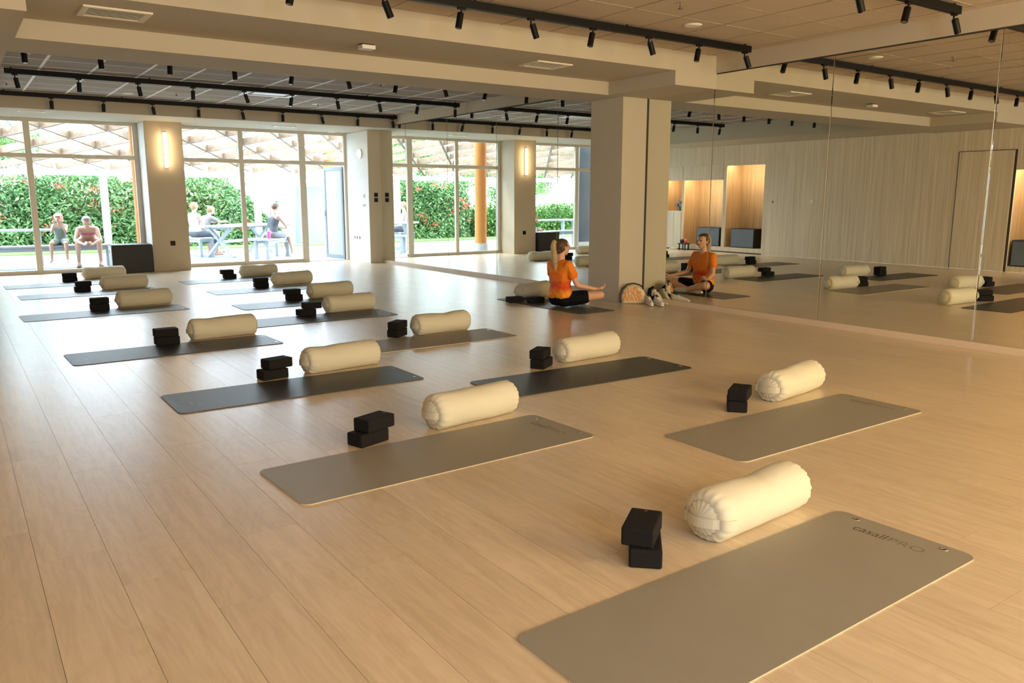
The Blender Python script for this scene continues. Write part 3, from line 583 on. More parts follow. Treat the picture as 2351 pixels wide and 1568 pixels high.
def bolster_meshes(seed, dip, dip_pos, L=0.66, R=0.112):
    rnd = random.Random(seed); nu, nr = 64, 56
    ph = rnd.uniform(0, 6)
    def prof(t):           # t in [-1,1] -> axial, radius
        return t
    rows = []
    e = 0.075
    st = []
    for i in range(13):    # rounded shoulder
        a = PI / 2 * i / 12; st.append((-L / 2 + e * (1 - math.sin(a)) , R - e * 0.62 * (1 - math.cos(a)) - 0.0, 1 - i / 12))
    st = st[::-1]
    left = [(x, r_, w) for x, r_, w in st]       # x from -L/2+... order outward->inward
    left.sort(key=lambda q: q[0])
    xs = [(-L / 2 + 0.065 * (1 - math.cos(PI / 2 * i / 10)), R - 0.038 * (1 - math.sin(PI / 2 * i / 10)) ** 1.3, max(0, 1 - i / 10)) for i in range(11)]; e = 0.065
    mid = [(-L / 2 + e + (L - 2 * e) * i / 40, R, 0) for i in range(1, 40)]
    prof_ = xs + mid + [(-x, r_, w) for x, r_, w in xs[::-1]]
    verts = []; faces = []
    for (x, r_, w) in prof_:
        for j in range(nu):
            a = 2 * PI * j / nu
            cz, cyy = math.sin(a), math.cos(a)
            rr = r_
            we = math.exp(-((L / 2 - abs(x)) / 0.045) ** 2)
            rr += we * 0.0032 * (math.sin(17 * a + ph + 1.5 * noise.noise((a * 1.3, seed, x))) + 0.7 * math.sin(29 * a + 2 * ph))
            rr += 0.005 * noise.noise(Vector((x * 5, cyy * 1.4 + seed, cz * 1.4)))
            if dip:
                k = math.exp(-((x - dip_pos) / 0.09) ** 2)
                rr -= dip * k * max(0, cz + 0.1)
                rr += 0.30 * dip * math.exp(-((x - dip_pos) / 0.06) ** 2) * math.sin(90 * (x - dip_pos) + 3 * a) * max(0, cz) * 0.35
            y, z = cyy * rr, cz * rr * 1.0
            z2 = z
            if z < -R * 0.86: z2 = -R * 0.86 + (z + R * 0.86) * 0.12
            verts.append((x, y * (1.02), z2 + R * 0.86 + 0.018))
    n = len(prof_)
    for i in range(n - 1):
        for j in range(nu): faces.append((i * nu + j, i * nu + (j + 1) % nu, (i + 1) * nu + (j + 1) % nu, (i + 1) * nu + j))
    zmin = min(v[2] for v in verts); verts = [(v[0], v[1], v[2] - zmin) for v in verts]
    body = new_mesh('cover', verts, faces, True); body.materials.append(M_bol)
    ends = []
    for side in (0, 1):
        base = 0 if side == 0 else (n - 1) * nu; ring = verts[base:base + nu]
        cx = sum(v[0] for v in ring) / nu; czc = sum(v[2] for v in ring) / nu; cyc = sum(v[1] for v in ring) / nu
        ev = list(ring); ef = []
        for q, s in enumerate((0.85, 0.6, 0.3)):
            for v in ring: ev.append((cx + (-1 if side == 0 else 1) * (0.003 + 0.024 * (1 - s * s)), cyc + (v[1] - cyc) * s, czc + (v[2] - czc) * s))
        ev.append((cx + (-1 if side == 0 else 1) * 0.027, cyc, czc))
        for q in range(3):
            for j in range(nu):
                f = (q * nu + j, q * nu + (j + 1) % nu, (q + 1) * nu + (j + 1) % nu, (q + 1) * nu + j); ef.append(f[::-1] if side == 1 else f)
        for j in range(nu): f = (3 * nu + j, 3 * nu + (j + 1) % nu, 4 * nu); ef.append(f[::-1] if side == 1 else f)
        ef = [f[::-1] for f in ef]
        me = new_mesh('end_panel', ev, ef, True); me.materials.append(M_bol); ends.append(me)
    # piping ring at both ends
    pv = []; pf = []; m5 = 5
    for base in (0, (n - 1) * nu):
        ring = verts[base:base + nu]; off = len(pv)
        cy2 = sum(v[1] for v in ring) / nu; cz2 = sum(v[2] for v in ring) / nu
        for j, v in enumerate(ring):
            rad = Vector((0, v[1] - cy2, v[2] - cz2)).normalized()
            for q in range(m5):
                a = 2 * PI * q / m5; pv.append(tuple(Vector(v) + rad * (.0025 * math.cos(a)) + Vector((1, 0, 0)) * (.0025 * math.sin(a))))
        for j in range(nu):
            for q in range(m5): pf.append((off + j * m5 + q, off + j * m5 + (q + 1) % m5, off + ((j + 1) % nu) * m5 + (q + 1) % m5, off + ((j + 1) % nu) * m5 + q))
    pip = new_mesh('piping', pv, pf, True); pip.materials.append(M_bseam)
    # handle strap across the left end
    hv = []; hf = []; w = 0.021; path = []; re_ = R - 0.038
    for i in range(9):
        th_ = PI / 2 * (1 - i / 8); path.append((-L / 2 + 0.065 * (1 - math.cos(th_)), R - 0.038 * (1 - math.sin(th_)) ** 1.3 + .004))
    half = [(x - .002, -r_) for x, r_ in path] + [(-L / 2 - .005 - .026 * (1 - (t * t)) - .002, re_ * -t) for t in (.8, .6, .4, .2)]
    full = half + [(-L / 2 - .033, 0.0)] + [(x, -y) for x, y in half[::-1]]
    K = len(full) - 1; ctr = R * 0.80
    for i, (x, y) in enumerate(full):
        zo = ctr + 0.012 * math.sin(i / K * PI * 2) * .5
        nx_, ny_ = (-(1 - min(1, abs(y) / re_) ** 4), (y / R)); l_ = math.hypot(nx_, ny_) or 1; nx_ /= l_; ny_ /= l_
        for dz, o_ in ((-w, 0), (w, 0), (w, .0035), (-w, .0035)): hv.append((x + nx_ * o_, (y + ny_ * o_) * 1.02, zo + dz))
    for i in range(K):
        for q in range(4): hf.append((i * 4 + q, i * 4 + (q + 1) % 4, (i + 1) * 4 + (q + 1) % 4, (i + 1) * 4 + q))
    hd = new_mesh('handle', hv, hf, False); hd.materials.append(M_bol)
    return body, ends, pip, hd
B_VAR = [bolster_meshes(1, 0.011, 0.04), bolster_meshes(2, 0.003, 0.1), bolster_meshes(3, 0.007, -0.14), bolster_meshes(4, 0.010, -0.10), bolster_meshes(5, 0.0, 0.1)]
def bolster(c, ang, var, label, group, z=0.0, sc=1.0, tilt=0):
    r = thing('bolster', label, 'bolster', (c[0], c[1], z), (R_(tilt), 0, R_(ang)), group); r.scale = (sc, sc, sc)
    b, e, p, h_ = B_VAR[var]
    link('cover', b, None, r); link('end_panel', e[0], None, r); link('end_panel', e[1], None, r); link('piping', p, None, r)
    link('handle', h_, None, r)
    return r
def block_mesh():
    bm = bmesh.new(); box(bm, -.107, .107, -.0635, .0635, 0, .0765)
    bmesh.ops.bevel(bm, geom=bm.edges[:], offset=.009, segments=3, profile=.5, affect='EDGES'); me = bpy.data.meshes.new('foam_body'); bm.to_mesh(me); bm.free(); me.materials.append(M_foam); return me
BLK = block_mesh()
def block(c, z, ang, label, group, logo=False):
    r = thing('yoga_block', label, 'yoga block', (c[0], c[1], z), (0, 0, R_(ang)), group); link('foam_body', BLK, None, r)
    bm = bmesh.new(); box(bm, .072, .092, -.006, .006, .0766, .0769); link_o = bm_obj('embossed_mark', bm, mat('block_mark', (.03, .028, .026), .4), r)
    return r
# n: (mat centre, ang, kind, logo) (bolster centre, ang, var) (lower block, ang) (upper block, ang)
SETS = {
 'A1': ((2.285, 1.665), 1.1, 'taupe', 'casall', (2.77, 2.14), 4, 0, (2.134, 2.140), 47, (2.136, 2.162), 36, 'blocks_on_floor'),
 'A2': ((2.12, 3.755), 2.2, 'taupe', 'casall', (2.645, 4.24), 8, 1, (1.880, 4.156), 18, (1.925, 4.165), 20, ''),
 'A3': ((2.04, 5.725), 0.1, 'black', 'mark', (2.585, 6.20), 6, 2, (1.985, 6.15), 8, (2.03, 6.175), 14, ''),
 'A4': ((1.66, 7.87), 1.6, 'black', 'mark', (2.21, 8.35), 5, 2, (1.63, 8.18), 3, (1.625, 8.19), 0, ''),
 'A5': ((1.51, 10.93), 2.0, 'black', None, (2.04, 11.45), 7, 1, (1.47, 11.22), 0, (1.475, 11.24), -2, ''),
 'A6': ((1.64, 13.26), 1.5, 'black', None, (2.19, 13.80), 6, 4, (1.58, 13.67), 3, (1.60, 13.70), 2, ''),
 'A7': ((1.55, 14.92), 1.0, 'black', None, (2.19, 15.75), 6, 2, (1.60, 15.35), 4, (1.60, 15.38), 0, ''),
 'B1': ((4.29, 2.97), 0.2, 'taupe', 'casall', (4.905, 3.49), 9, 3, (4.243, 3.435), 42, (4.250, 3.420), 30, ''),
 'B2': ((4.08, 4.82), -0.9, 'black', None, (4.555, 5.36), 4, 4, (3.985, 5.28), 32, (3.985, 5.30), 36, ''),
 'B3': ((3.78, 6.91), 0.8, 'taupe', None, (4.195, 7.33), 4, 0, (3.67, 7.32), 36, (3.68, 7.33), 38, ''),
 'B4': ((3.475, 9.0), 0.5, 'black', None, (4.07, 9.43), 6, 2, (3.44, 9.28), 6, (3.52, 9.30), 3, ''),
 'B5': ((3.88, 10.47), 0.5, 'black', None, (4.43, 10.93), 6, 1, (3.86, 10.85), 3, (3.84, 10.87), 4, ''),
 'B6': ((4.03, 12.32), 0.5, 'black', None, (4.58, 12.92), 6, 2, (3.97, 12.63), 4, (3.975, 12.66), 2, ''),
 'B7': ((4.03, 14.1), 1.5, 'black', None, (4.56, 14.60), 6, 0, (3.98, 14.40), 0, (3.94, 14.42), 0, ''),
}
cnt = {'A': 7, 'B': 7}
for k, v in SETS.items():
    i = int(k[1]) - 1; colname = 'the row of mats on the wooden-wall side' if k[0] == 'A' else 'the middle row of mats, nearer the mirror'
    where = f'{ordn[i]} from the camera in {colname}'
    yoga_mat(v[0], v[1], v[2], f'{v[2]} yoga mat, {where}', 'yoga mats laid out on the floor', v[3])
    where2 = f'{ordn[i]} stack from the camera, ' + ('wooden-wall row' if k[0] == 'A' else 'middle row nearer the mirror')
    bolster(v[4], v[5], v[6], f'cream canvas bolster, {where}', 'bolsters beside the mats')
    def on_mat(c_, a_):
        for i1 in (-1, 1):
            for j1 in (-1, 1):
                q = Vector((c_[0], c_[1])) + Matrix.Rotation(R_(a_), 2) @ Vector((i1 * .107, j1 * .0635)) - Vector(v[0]); q = Matrix.Rotation(-R_(v[1]), 2) @ q
                if abs(q.x) < .92 and abs(q.y) < .304: return TH + .0005
        return 0.0
    on = on_mat(v[7], v[8])
    block(v[7], on, v[8], f'lower black foam block, {where2}', 'stacked yoga blocks')
    block(v[9], on + .077, v[10], f'upper black foam block, {where2}', 'stacked yoga blocks')
yoga_mat((6.50, 8.37), 90, 'grey', 'black yoga mat, greyed for window sheen, the seated person in orange is on', 'yoga mats laid out on the floor')
bolster((6.80, 9.20), 14, 3, 'cream canvas bolster lying behind the seated person in orange', 'bolsters beside the mats', TH + .001)
block((6.22, 8.86), TH, -8, 'black foam block lying flat behind the seated person, farther from her', 'blocks lying behind the seated person')
block((6.43, 8.66), TH, -12, 'black foam block lying flat behind the seated person, nearer her', 'blocks lying behind the seated person')

# ------------------------------------------------------------------ people
_t = bmesh.new(); bmesh.ops.create_icosphere(_t, subdivisions=2, radius=1.0); ICO = [v.co[:] for v in _t.verts]; _t.free()
def rem(name, hulls, vox, m_, parent, smooth_it=4, fold=0.0, seed=0):
    """hulls: list of lists of (centre, radius or radii); every list is one convex limb; all are fused to one continuous skin"""
    vv, ff = [], []
    for H in hulls:
        t = bmesh.new()
        for c_, r_ in H:
            rr = (r_, r_, r_) if not isinstance(r_, tuple) else r_
            for d_ in ICO: t.verts.new((c_[0] + d_[0] * rr[0], c_[1] + d_[1] * rr[1], c_[2] + d_[2] * rr[2]))
        h_ = bmesh.ops.convex_hull(t, input=t.verts[:])
        t.verts.index_update(); off = len(vv); vv += [v.co[:] for v in t.verts]; ff += [[off + v.index for v in f.verts] for f in t.faces]; t.free()
    me0 = new_mesh(name, vv, ff); bm = bmesh.new(); bm.from_mesh(me0); bpy.data.meshes.remove(me0)
    bmesh.ops.delete(bm, geom=[v for v in bm.verts if not v.link_faces], context='VERTS')
    me = bpy.data.meshes.new(name); bm.to_mesh(me); bm.free()
    o = bpy.data.objects.new(name, me); C.objects.link(o)
    md = o.modifiers.new('r', 'REMESH'); md.mode = 'VOXEL'; md.voxel_size = vox; md.use_smooth_shade = True
    ms = o.modifiers.new('s', 'SMOOTH'); ms.factor = 0.5; ms.iterations = smooth_it
    dg = bpy.context.evaluated_depsgraph_get(); m2 = bpy.data.meshes.new_from_object(o.evaluated_get(dg)); bpy.data.objects.remove(o)
    if fold:
        for v in m2.vertices:
            c_ = v.co; n_ = v.normal
            v.co = c_ + n_ * fold * (noise.noise(Vector((c_.x * 9 + seed, c_.y * 9, c_.z * 26))) + 0.6 * noise.noise(Vector((c_.x * 25 + seed, c_.y * 25, c_.z * 12))))
    for p in m2.polygons: p.use_smooth = True
    m2.materials.clear(); m2.name = name
    return link(name, m2, m_, parent)
V = lambda *a: Vector(a)
def lerp(a, b, t): return Vector(a) * (1 - t) + Vector(b) * t
def hand_hulls(wr, dirv, palm_n, s=1.0, curl=0.5, thumb=1):
    """palm + five bent unequal fingers; dirv along the hand, palm_n = the way the palm faces, thumb side +1/-1"""
    d = Vector(dirv).normalized(); n_ = Vector(palm_n); n_ = (n_ - d * n_.dot(d)).normalized(); t = d.cross(n_) * thumb
    wr = Vector(wr); H = []
    k = [wr + d * .075 * s + t * (o_ * s) for o_ in (.030, .010, -.010, -.028)]
    H.append([(wr, .021 * s), (k[0], .014 * s), (k[3], .012 * s), (wr + d * .03 * s + t * .018 * s, .015 * s), (wr + d * .03 * s - t * .018 * s, .015 * s)])
    for q, ln in zip(k, (.068, .076, .070, .055)):
        c1 = d * math.cos(curl * .6) + n_ * math.sin(curl * .6); c2 = d * math.cos(curl * 1.5) + n_ * math.sin(curl * 1.5)
        p1 = q + c1 * ln * .5 * s; p2 = p1 + c2 * ln * .5 * s
        H.append([(q, .0098 * s), (p1, .0086 * s)]); H.append([(p1, .0086 * s), (p2, .0068 * s)])
    b = wr + d * .022 * s + t * .024 * s; p1 = b + (d * .6 + t * .7 + n_ * .35).normalized() * .036 * s; p2 = p1 + (d * .85 + t * .2 + n_ * .45).normalized() * .030 * s
    H.append([(b, .0125 * s), (p1, .0098 * s)]); H.append([(p1, .0098 * s), (p2, .0078 * s)])
    return H
def person(name, label, loc, rz, po, skin, clothes, hair, s=1.0, vox=0.012, extra=None, hand_s=1.0):
    r = thing(name, label, 'person', loc, (0, 0, rz))
    J = {k: Vector(v) for k, v in po.items() if isinstance(v, tuple)}
    HM = Matrix.Translation(J['head']) @ Euler(po.get('hrot', (0, 0, 0)) if isinstance(po.get('hrot', (0, 0, 0)), tuple) else (0, 0, 0)).to_matrix().to_4x4()
    if 'hrot' in J: HM = Matrix.Translation(J['head']) @ Euler(tuple(po['hrot'])).to_matrix().to_4x4()
    hs = po.get('hs', 1.0)
    def hp(x, y, z): return tuple(HM @ (Vector((x, y, z)) * hs))
    P, W_, CH, N_ = J['pelvis'], J['waist'], J['chest'], J['neck']
    tw = po.get('tw', 0.15); f = po.get('fat', 1.0)
    side = Vector(po.get('side', (1, 0, 0))).normalized()
    H = []
    H.append([(P + side * .085 * s, .095 * s * f), (P - side * .085 * s, .095 * s * f), (W_ + side * .055 * s * f, .078 * s * f), (W_ - side * .055 * s * f, .078 * s * f)])
    H.append([(W_ + side * .055 * s * f, .078 * s * f), (W_ - side * .055 * s * f, .078 * s * f), (CH + side * .075 * s * f, .085 * s * f), (CH - side * .075 * s * f, .085 * s * f)])
    H.append([(CH + side * .075 * s * f, .085 * s * f), (CH - side * .075 * s * f, .085 * s * f), (J['shR'], .048 * s), (J['shL'], .048 * s), (lerp(CH, N_, .8), .05 * s)])
    hb = Vector(hp(0, -.015, -.055)); H.append([(lerp(CH, N_, .75), .055 * s), (N_, .048 * s), (hb, .047 * s)])
    # head
    H.append([(hp(0, -.012, .025), .083 * hs), (hp(0, .012, .030), .076 * hs), (hp(0, .028, -.005), .066 * hs)])
    H.append([(hp(0, .02, -.01), .064 * hs), (hp(0, .052, -.072), .026 * hs), (hp(.035, .02, -.055), .025 * hs), (hp(-.035, .02, -.055), .025 * hs)])
    H.append([(hp(0, .086, .015), .009 * hs), (hp(0, .104, -.020), .0115 * hs), (hp(0, .080, -.026), .014 * hs)])
    for e in (-1, 1):
        H.append([(hp(e * .079, -.008, .010), .012 * hs), (hp(e * .083, -.020, .016), .011 * hs), (hp(e * .076, -.008, -.018), .009 * hs)])
        H.append([(hp(e * .026, .078, .026), .010 * hs), (hp(e * .045, .068, .024), .008 * hs)])
    H.append([(hp(-.016, .078, -.046), .009 * hs), (hp(.016, .078, -.046), .009 * hs)])
    for sd, e in (('R', 1), ('L', -1)):
        sh, el, wr = J['sh' + sd], J['el' + sd], J['wr' + sd]
        H.append([(sh, .050 * s), (lerp(sh, el, .45), .043 * s), (el, .034 * s)]); H.append([(el, .034 * s), (lerp(el, wr, .3), .034 * s), (wr, .0215 * s)])
        hd = Vector(po.get('hd' + sd, tuple(wr - el))); pn = Vector(po.get('pn' + sd, (0, 0, 1)))
        H += hand_hulls(wr + hd.normalized() * .015, hd, pn, s * hand_s, po.get('curl', .5), po.get('th' + sd, e))
        hip, kn, an, to = J['hip' + sd], J['kn' + sd], J['an' + sd], J['to' + sd]
        H.append([(hip, .088 * s * f), (lerp(hip, kn, .5), .072 * s * f), (kn, .052 * s)]); H.append([(kn, .053 * s), (lerp(kn, an, .3), .053 * s), (lerp(kn, an, .65), .040 * s)]); H.append([(lerp(kn, an, .62), .041 * s), (an, .031 * s)])
        heel = an - (to - an).normalized() * .035 * s - Vector((0, 0, .02 * s)) * (0 if po.get('cross') else 1)
        H.append([(an, .031 * s), (heel, .030 * s), (lerp(an, to, .55), .033 * s), (to, .021 * s)])
    rem('body', H, vox, skin, r, 3)
    for e in (-1, 1):
        bm = bmesh.new(); bmesh.ops.create_icosphere(bm, subdivisions=2, radius=.0105 * hs, matrix=Matrix.Translation(hp(e * .031, .0815, .012))); bm_obj('eye', bm, M_eye, r, smooth=True)
    bm = bmesh.new(); bmesh.ops.create_icosphere(bm, subdivisions=2, radius=1, matrix=Matrix.Translation(hp(0, .0875, -.046)) @ HM.to_3x3().to_4x4() @ Matrix.Diagonal((.021 * hs, .006 * hs, .007 * hs, 1))); bm_obj('mouth', bm, M_lip, r, smooth=True)
    # hair
    hh = [[(hp(0, -.022, .030), (.086 * hs, .086 * hs, .088 * hs)), (hp(0, -.045, -.02), .060 * hs)], [(hp(0, -.004, .068), (.072 * hs, .078 * hs, .046 * hs))], [(hp(.062, .0, .035), .030 * hs), (hp(.05, -.04, .0), .04 * hs)], [(hp(-.062, .0, .035), .030 * hs), (hp(-.05, -.04, .0), .04 * hs)]]
    if hair[1] is not None: rem('hair', hh, vox * .8, hair[1], r, 2, fold=.002)
    if hair[0] == 'ponytail':
        T_ = [hp(0, -.090, .080), hp(0, -.128, .078), hp(0, -.140, .02), hp(.003, -.132, -.06), hp(.006, -.120, -.15), hp(.01, -.112, -.24), hp(.012, -.112, -.32)]
        R3 = [.017, .028, .036, .040, .038, .028, .008]
        rem('ponytail', [[(T_[i], R3[i]), (T_[i + 1], R3[i + 1])] for i in range(6)] + [[(T_[2], .02), ((T_[4][0] + .02, T_[4][1] + .015, T_[4][2] - .02), .012), ((T_[5][0] + .025, T_[5][1] + .02, T_[5][2]), .006)]], .007, M_hairl, r, 2, fold=.004)
        bm = bmesh.new(); cyl(bm, hp(0, -.092, .085), hp(0, -.108, .086), .020, n=14); bm_obj('hair_tie', bm, M_blackbox, r)
    # clothes
    for c_ in clothes:
        kind, m_ = c_[0], c_[1]
        if kind in ('tshirt', 'tank', 'bikini'):
            g_ = .012 if kind != 'bikini' else .006
            CH2 = []
            lo = lerp(P, W_, c_[2] if len(c_) > 2 else .35)
            if kind != 'bikini':
                gl = g_ + (.014 if kind == 'tshirt' else 0)
                CH2.append([(lo + side * .078 * s * f, (.088 * f + gl) * s), (lo - side * .078 * s * f, (.088 * f + gl) * s), (W_ + side * .058 * s * f, (.078 * f + g_) * s), (W_ - side * .058 * s * f, (.078 * f + g_) * s)])
                CH2.append([(W_ + side * .058 * s * f, (.078 * f + g_) * s), (W_ - side * .058 * s * f, (.078 * f + g_) * s), (CH + side * .078 * s * f, (.085 * f + g_) * s), (CH - side * .078 * s * f, (.085 * f + g_) * s)])
            if kind == 'tshirt':
                CH2.append([(CH + side * .078 * s * f, (.085 * f + g_) * s), (CH - side * .078 * s * f, (.085 * f + g_) * s), (J['shR'], (.048 + g_) * s), (J['shL'], (.048 + g_) * s), (lerp(CH, N_, .72), .060 * s)])
                for sd in 'RL': CH2.append([(J['sh' + sd], (.050 + g_) * s), (lerp(J['sh' + sd], J['el' + sd], .50), (.046 + g_ * 1.2) * s)])
            elif kind == 'tank':
                top = lerp(CH, N_, .45)
                CH2.append([(CH + side * .078 * s * f, (.085 * f + g_) * s), (CH - side * .078 * s * f, (.085 * f + g_) * s), (top + side * .07 * s, .058 * s), (top - side * .07 * s, .058 * s)])
                for e in (-1, 1): CH2.append([(top + side * e * .07 * s, .055 * s), (lerp(CH, N_, .80) + side * e * .075 * s, .050 * s)])
            else:
                CH2.append([(CH + side * .078 * s * f, (.085 * f + g_) * s), (CH - side * .078 * s * f, (.085 * f + g_) * s)])
            rem({'tshirt': 't_shirt', 'tank': 'tank_top', 'bikini': 'bikini_top'}[kind], CH2, vox, m_, r, 3, fold=.007 if kind == 'tshirt' else .003, seed=3)
        if kind in ('shorts', 'leggings'):
            u = c_[2]; g_ = c_[3] if len(c_) > 3 else .010
            CH2 = [[(P + side * .085 * s, (.095 * f + g_) * s), (P - side * .085 * s, (.095 * f + g_) * s), (lerp(P, W_, .42) + side * .06 * s * f, (.080 * f + g_) * s), (lerp(P, W_, .42) - side * .06 * s * f, (.080 * f + g_) * s)]]
            for sd in 'RL':
                hip, kn, an = J['hip' + sd], J['kn' + sd], J['an' + sd]
                if kind == 'shorts': CH2.append([(hip, (.088 * f + g_) * s), (lerp(hip, kn, u * .8), (.074 * f + g_ * 1.3) * s)])
                else:
                    CH2.append([(hip, (.088 * f + g_) * s), (lerp(hip, kn, .5), (.072 * f + g_) * s), (kn, (.052 + g_) * s)]); CH2.append([(kn, (.053 + g_) * s), (lerp(kn, an, u), (.046 + g_) * s)])
            rem('leggings' if kind == 'leggings' else 'shorts', CH2, vox, m_, r, 3, fold=.004 if kind == 'shorts' else 0)
        if kind == 'socks':
            for sd in 'RL':
                an, to, kn = J['an' + sd], J['to' + sd], J['kn' + sd]; heel = an - (to - an).normalized() * .035
                rem('sock', [[(lerp(an, kn, .12), .037), (an, .036)], [(an, .036), (heel, .035), (lerp(an, to, .55), .038), (to, .026)]], .009, m_, r, 2)
        if kind == 'shoes':
            for sd in 'RL':
                an, to = J['an' + sd], J['to' + sd]; d_ = (to - an); d_.z = 0; d_.normalize(); b = Vector((an.x, an.y, .028))
                rem('shoe', [[(b - d_ * .05, .040), (b + d_ * .06, .038), (b + d_ * .15, .030)], [(b, .04), (an + Vector((0, 0, -.01)), .040)]], .010, m_, r, 2)
        if kind == 'cap':
            rem('cap', [[(hp(0, -.015, .045), (.092 * hs, .096 * hs, .075 * hs))], [(hp(.045, .075, .045), .012 * hs), (hp(-.045, .075, .045), .012 * hs), (hp(.03, .150, .030), .010 * hs), (hp(-.03, .150, .030), .010 * hs)]], vox, m_, r, 2)
        if kind == 'bun':
            rem('hair_bun', [[(hp(0, -.03, .125), .042 * hs)]], vox, m_, r, 2)
    return r
# main figure: cross-legged, hands on knees, facing the mirror
pose = dict(cross=True, pelvis=(0, 0, .105), waist=(0, .0, .27), chest=(0, -.005, .435), neck=(0, -.005, .575), head=(0, .025, .735), hrot=(0.0, 0, -.10),
            shR=(.165, -.01, .525), shL=(-.165, -.01, .525), elR=(.245, .06, .285), elL=(-.245, .06, .285), wrR=(.34, .265, .235), wrL=(-.34, .265, .235),
            hdR=(.25, .9, .04), hdL=(-.25, .9, .04), pnR=(0, .1, 1), pnL=(0, .1, 1), thR=1, thL=-1, curl=.75,
            hipR=(.095, .02, .10), hipL=(-.095, .02, .10), knR=(.37, .335, .155), knL=(-.37, .335, .155), anR=(-.02, .34, .060), anL=(.06, .27, .050),
            toR=(-.20, .345, .050), toL=(.22, .245, .040))
MAIN = person('person', 'person with a blond ponytail, orange t-shirt and black shorts sitting cross-legged', (6.46, 8.16, TH + .002), R_(-88), pose, M_skin,
       [('tshirt', M_orange, .26), ('shorts', M_shorts, .66), ('socks', M_sock)], ('ponytail', M_hairb), vox=.0062); MAIN.scale = (1.035,) * 3

def seated(lean=0.1, twist=0.0, kn_sp=.10, foot_y=.42, foot_z=.06, seat=.46, arms='lap', head_pitch=-.2, k=1.0):
    L1 = lambda a, b: (a[0] + b[0], a[1] + b[1], a[2] + b[2])
    up_ = lambda h_: (0, math.sin(lean) * h_, seat + .09 * k + math.cos(lean) * h_)
    po = dict(pelvis=(0, 0, seat + .09 * k), waist=up_(.17 * k), chest=up_(.34 * k), neck=up_(.49 * k), hrot=(head_pitch, 0, twist))
    n_ = up_(.49 * k); po['head'] = (0, n_[1] + .03 * k + math.sin(lean) * .10, n_[2] + .15 * k - max(0, lean - .4) * .06)
    sh = up_(.43 * k)
    for sd, e in (('R', 1), ('L', -1)):
        po['sh' + sd] = (e * .165 * k, sh[1], sh[2]); po['hip' + sd] = (e * .09 * k, .02, seat + .085 * k)
        po['kn' + sd] = (e * kn_sp, .43 * k, seat + .06 * k); po['an' + sd] = (e * (kn_sp + .01), foot_y, foot_z + .03); po['to' + sd] = (e * (kn_sp + .03), foot_y + .15 * k, foot_z - .01)
        if arms == 'lap': po['el' + sd] = (e * .22 * k, sh[1] + .10, sh[2] - .26 * k); po['wr' + sd] = (e * .09, sh[1] + .30 * k, seat + .20 * k); po['hd' + sd] = (-e * .3, .8, -.1); po['pn' + sd] = (0, 0, -1)
        if arms == 'knees': po['el' + sd] = (e * .23 * k, sh[1] + .16, sh[2] - .22 * k); po['wr' + sd] = (e * .07, sh[1] + .33, sh[2] - .30 * k); po['hd' + sd] = (-e * .2, .7, .2); po['pn' + sd] = (-e, 0, 0)
        if arms == 'table': po['el' + sd] = (e * .24 * k, sh[1] + .20, .80); po['wr' + sd] = (e * .08, sh[1] + .43, .80); po['hd' + sd] = (-e * .2, .9, 0); po['pn' + sd] = (0, 0, -1)
        if arms == 'face': po['el' + sd] = (e * .17 * k, sh[1] + .13, sh[2] - .16 * k); po['wr' + sd] = (e * .06, sh[1] + .17, sh[2] + .05 * k); po['hd' + sd] = (0, .1, .9); po['pn' + sd] = (0, -1, 0)
    return po
PX = mat('white_tank_cloth', (.48, .48, .50), .8); PB = mat('charcoal_cloth', (.07, .075, .09), .8); PG = mat('grey_brown_shirt', (.16, .15, .15), .8)
PP = mat('pink_cloth', (.45, .10, .16), .8); PGn = mat('grey_green_cloth', (.18, .23, .20), .85); PC = mat('pale_pink_cap', (.45, .22, .22), .8); PT = mat('teal_bun_cloth', (.05, .35, .50), .8); PSh = mat('sandal', (.18, .10, .07), .7)
p1 = seated(lean=-.02, kn_sp=.13, foot_y=.50, arms='lap', head_pitch=-.05, twist=.15)
person('person', 'person in a white tank top and dark leggings on the bench by the table', (4.93, 20.55, 0), R_(-66), p1, M_skin2, [('tank', PX), ('leggings', PB, .45), ('shoes', M_skin2)], ('short', mat('dark_blond_hair', (.26, .18, .09), .6)))
p2 = seated(lean=.62, kn_sp=.15, foot_y=.40, arms='table', head_pitch=-.25)
person('person', 'person in a grey brown t-shirt leaning with both forearms on the white picnic table', (5.20, 21.30, 0), R_(-72), p2, M_skin2, [('tshirt', PG), ('shorts', mat('beige_shorts', (.42, .36, .28), .8), .9), ('shoes', PSh)], ('short', mat('fair_hair', (.20, .12, .06), .6)))
p3 = seated(lean=.22, kn_sp=.09, foot_y=.52, arms='knees', head_pitch=-.45)
person('person', 'person in a dark sleeveless top and teal bun cover looking at a phone', (6.30, 19.05, 0), R_(-72), p3, M_skin2, [('tank', PB), ('shorts', mat('grey_shorts', (.22, .21, .21), .8), .75), ('shoes', M_sock), ('bun', PT)], ('short', M_hairb))
p4 = seated(lean=1.0, kn_sp=.19, foot_y=.36, arms='knees', head_pitch=-.75)
person('person', 'tanned person in pink swimwear leaning forward on the long white bench', (2.36, 18.72, 0), R_(172), p4, M_skin2, [('bikini', PP), ('shorts', PP, .15, .006), ('shoes', PSh)], ('short', mat('greying_hair', (.22, .19, .17), .7)))
p5 = seated(lean=.12, kn_sp=.13, foot_y=.33, foot_z=.14, arms='face', head_pitch=.1, k=.74); p5['hs'] = .92
person('person', 'small child in a pink cap and grey green dress on the long white bench', (1.86, 18.70, 0), R_(165), p5, M_skin2, [('tank', PGn), ('shorts', PGn, .7, .02), ('cap', PC)], ('short', M_hairl), s=.72)
ph = thing('phone', 'small dark phone held by the person with the teal bun cover', 'phone', (0, 0, 0))
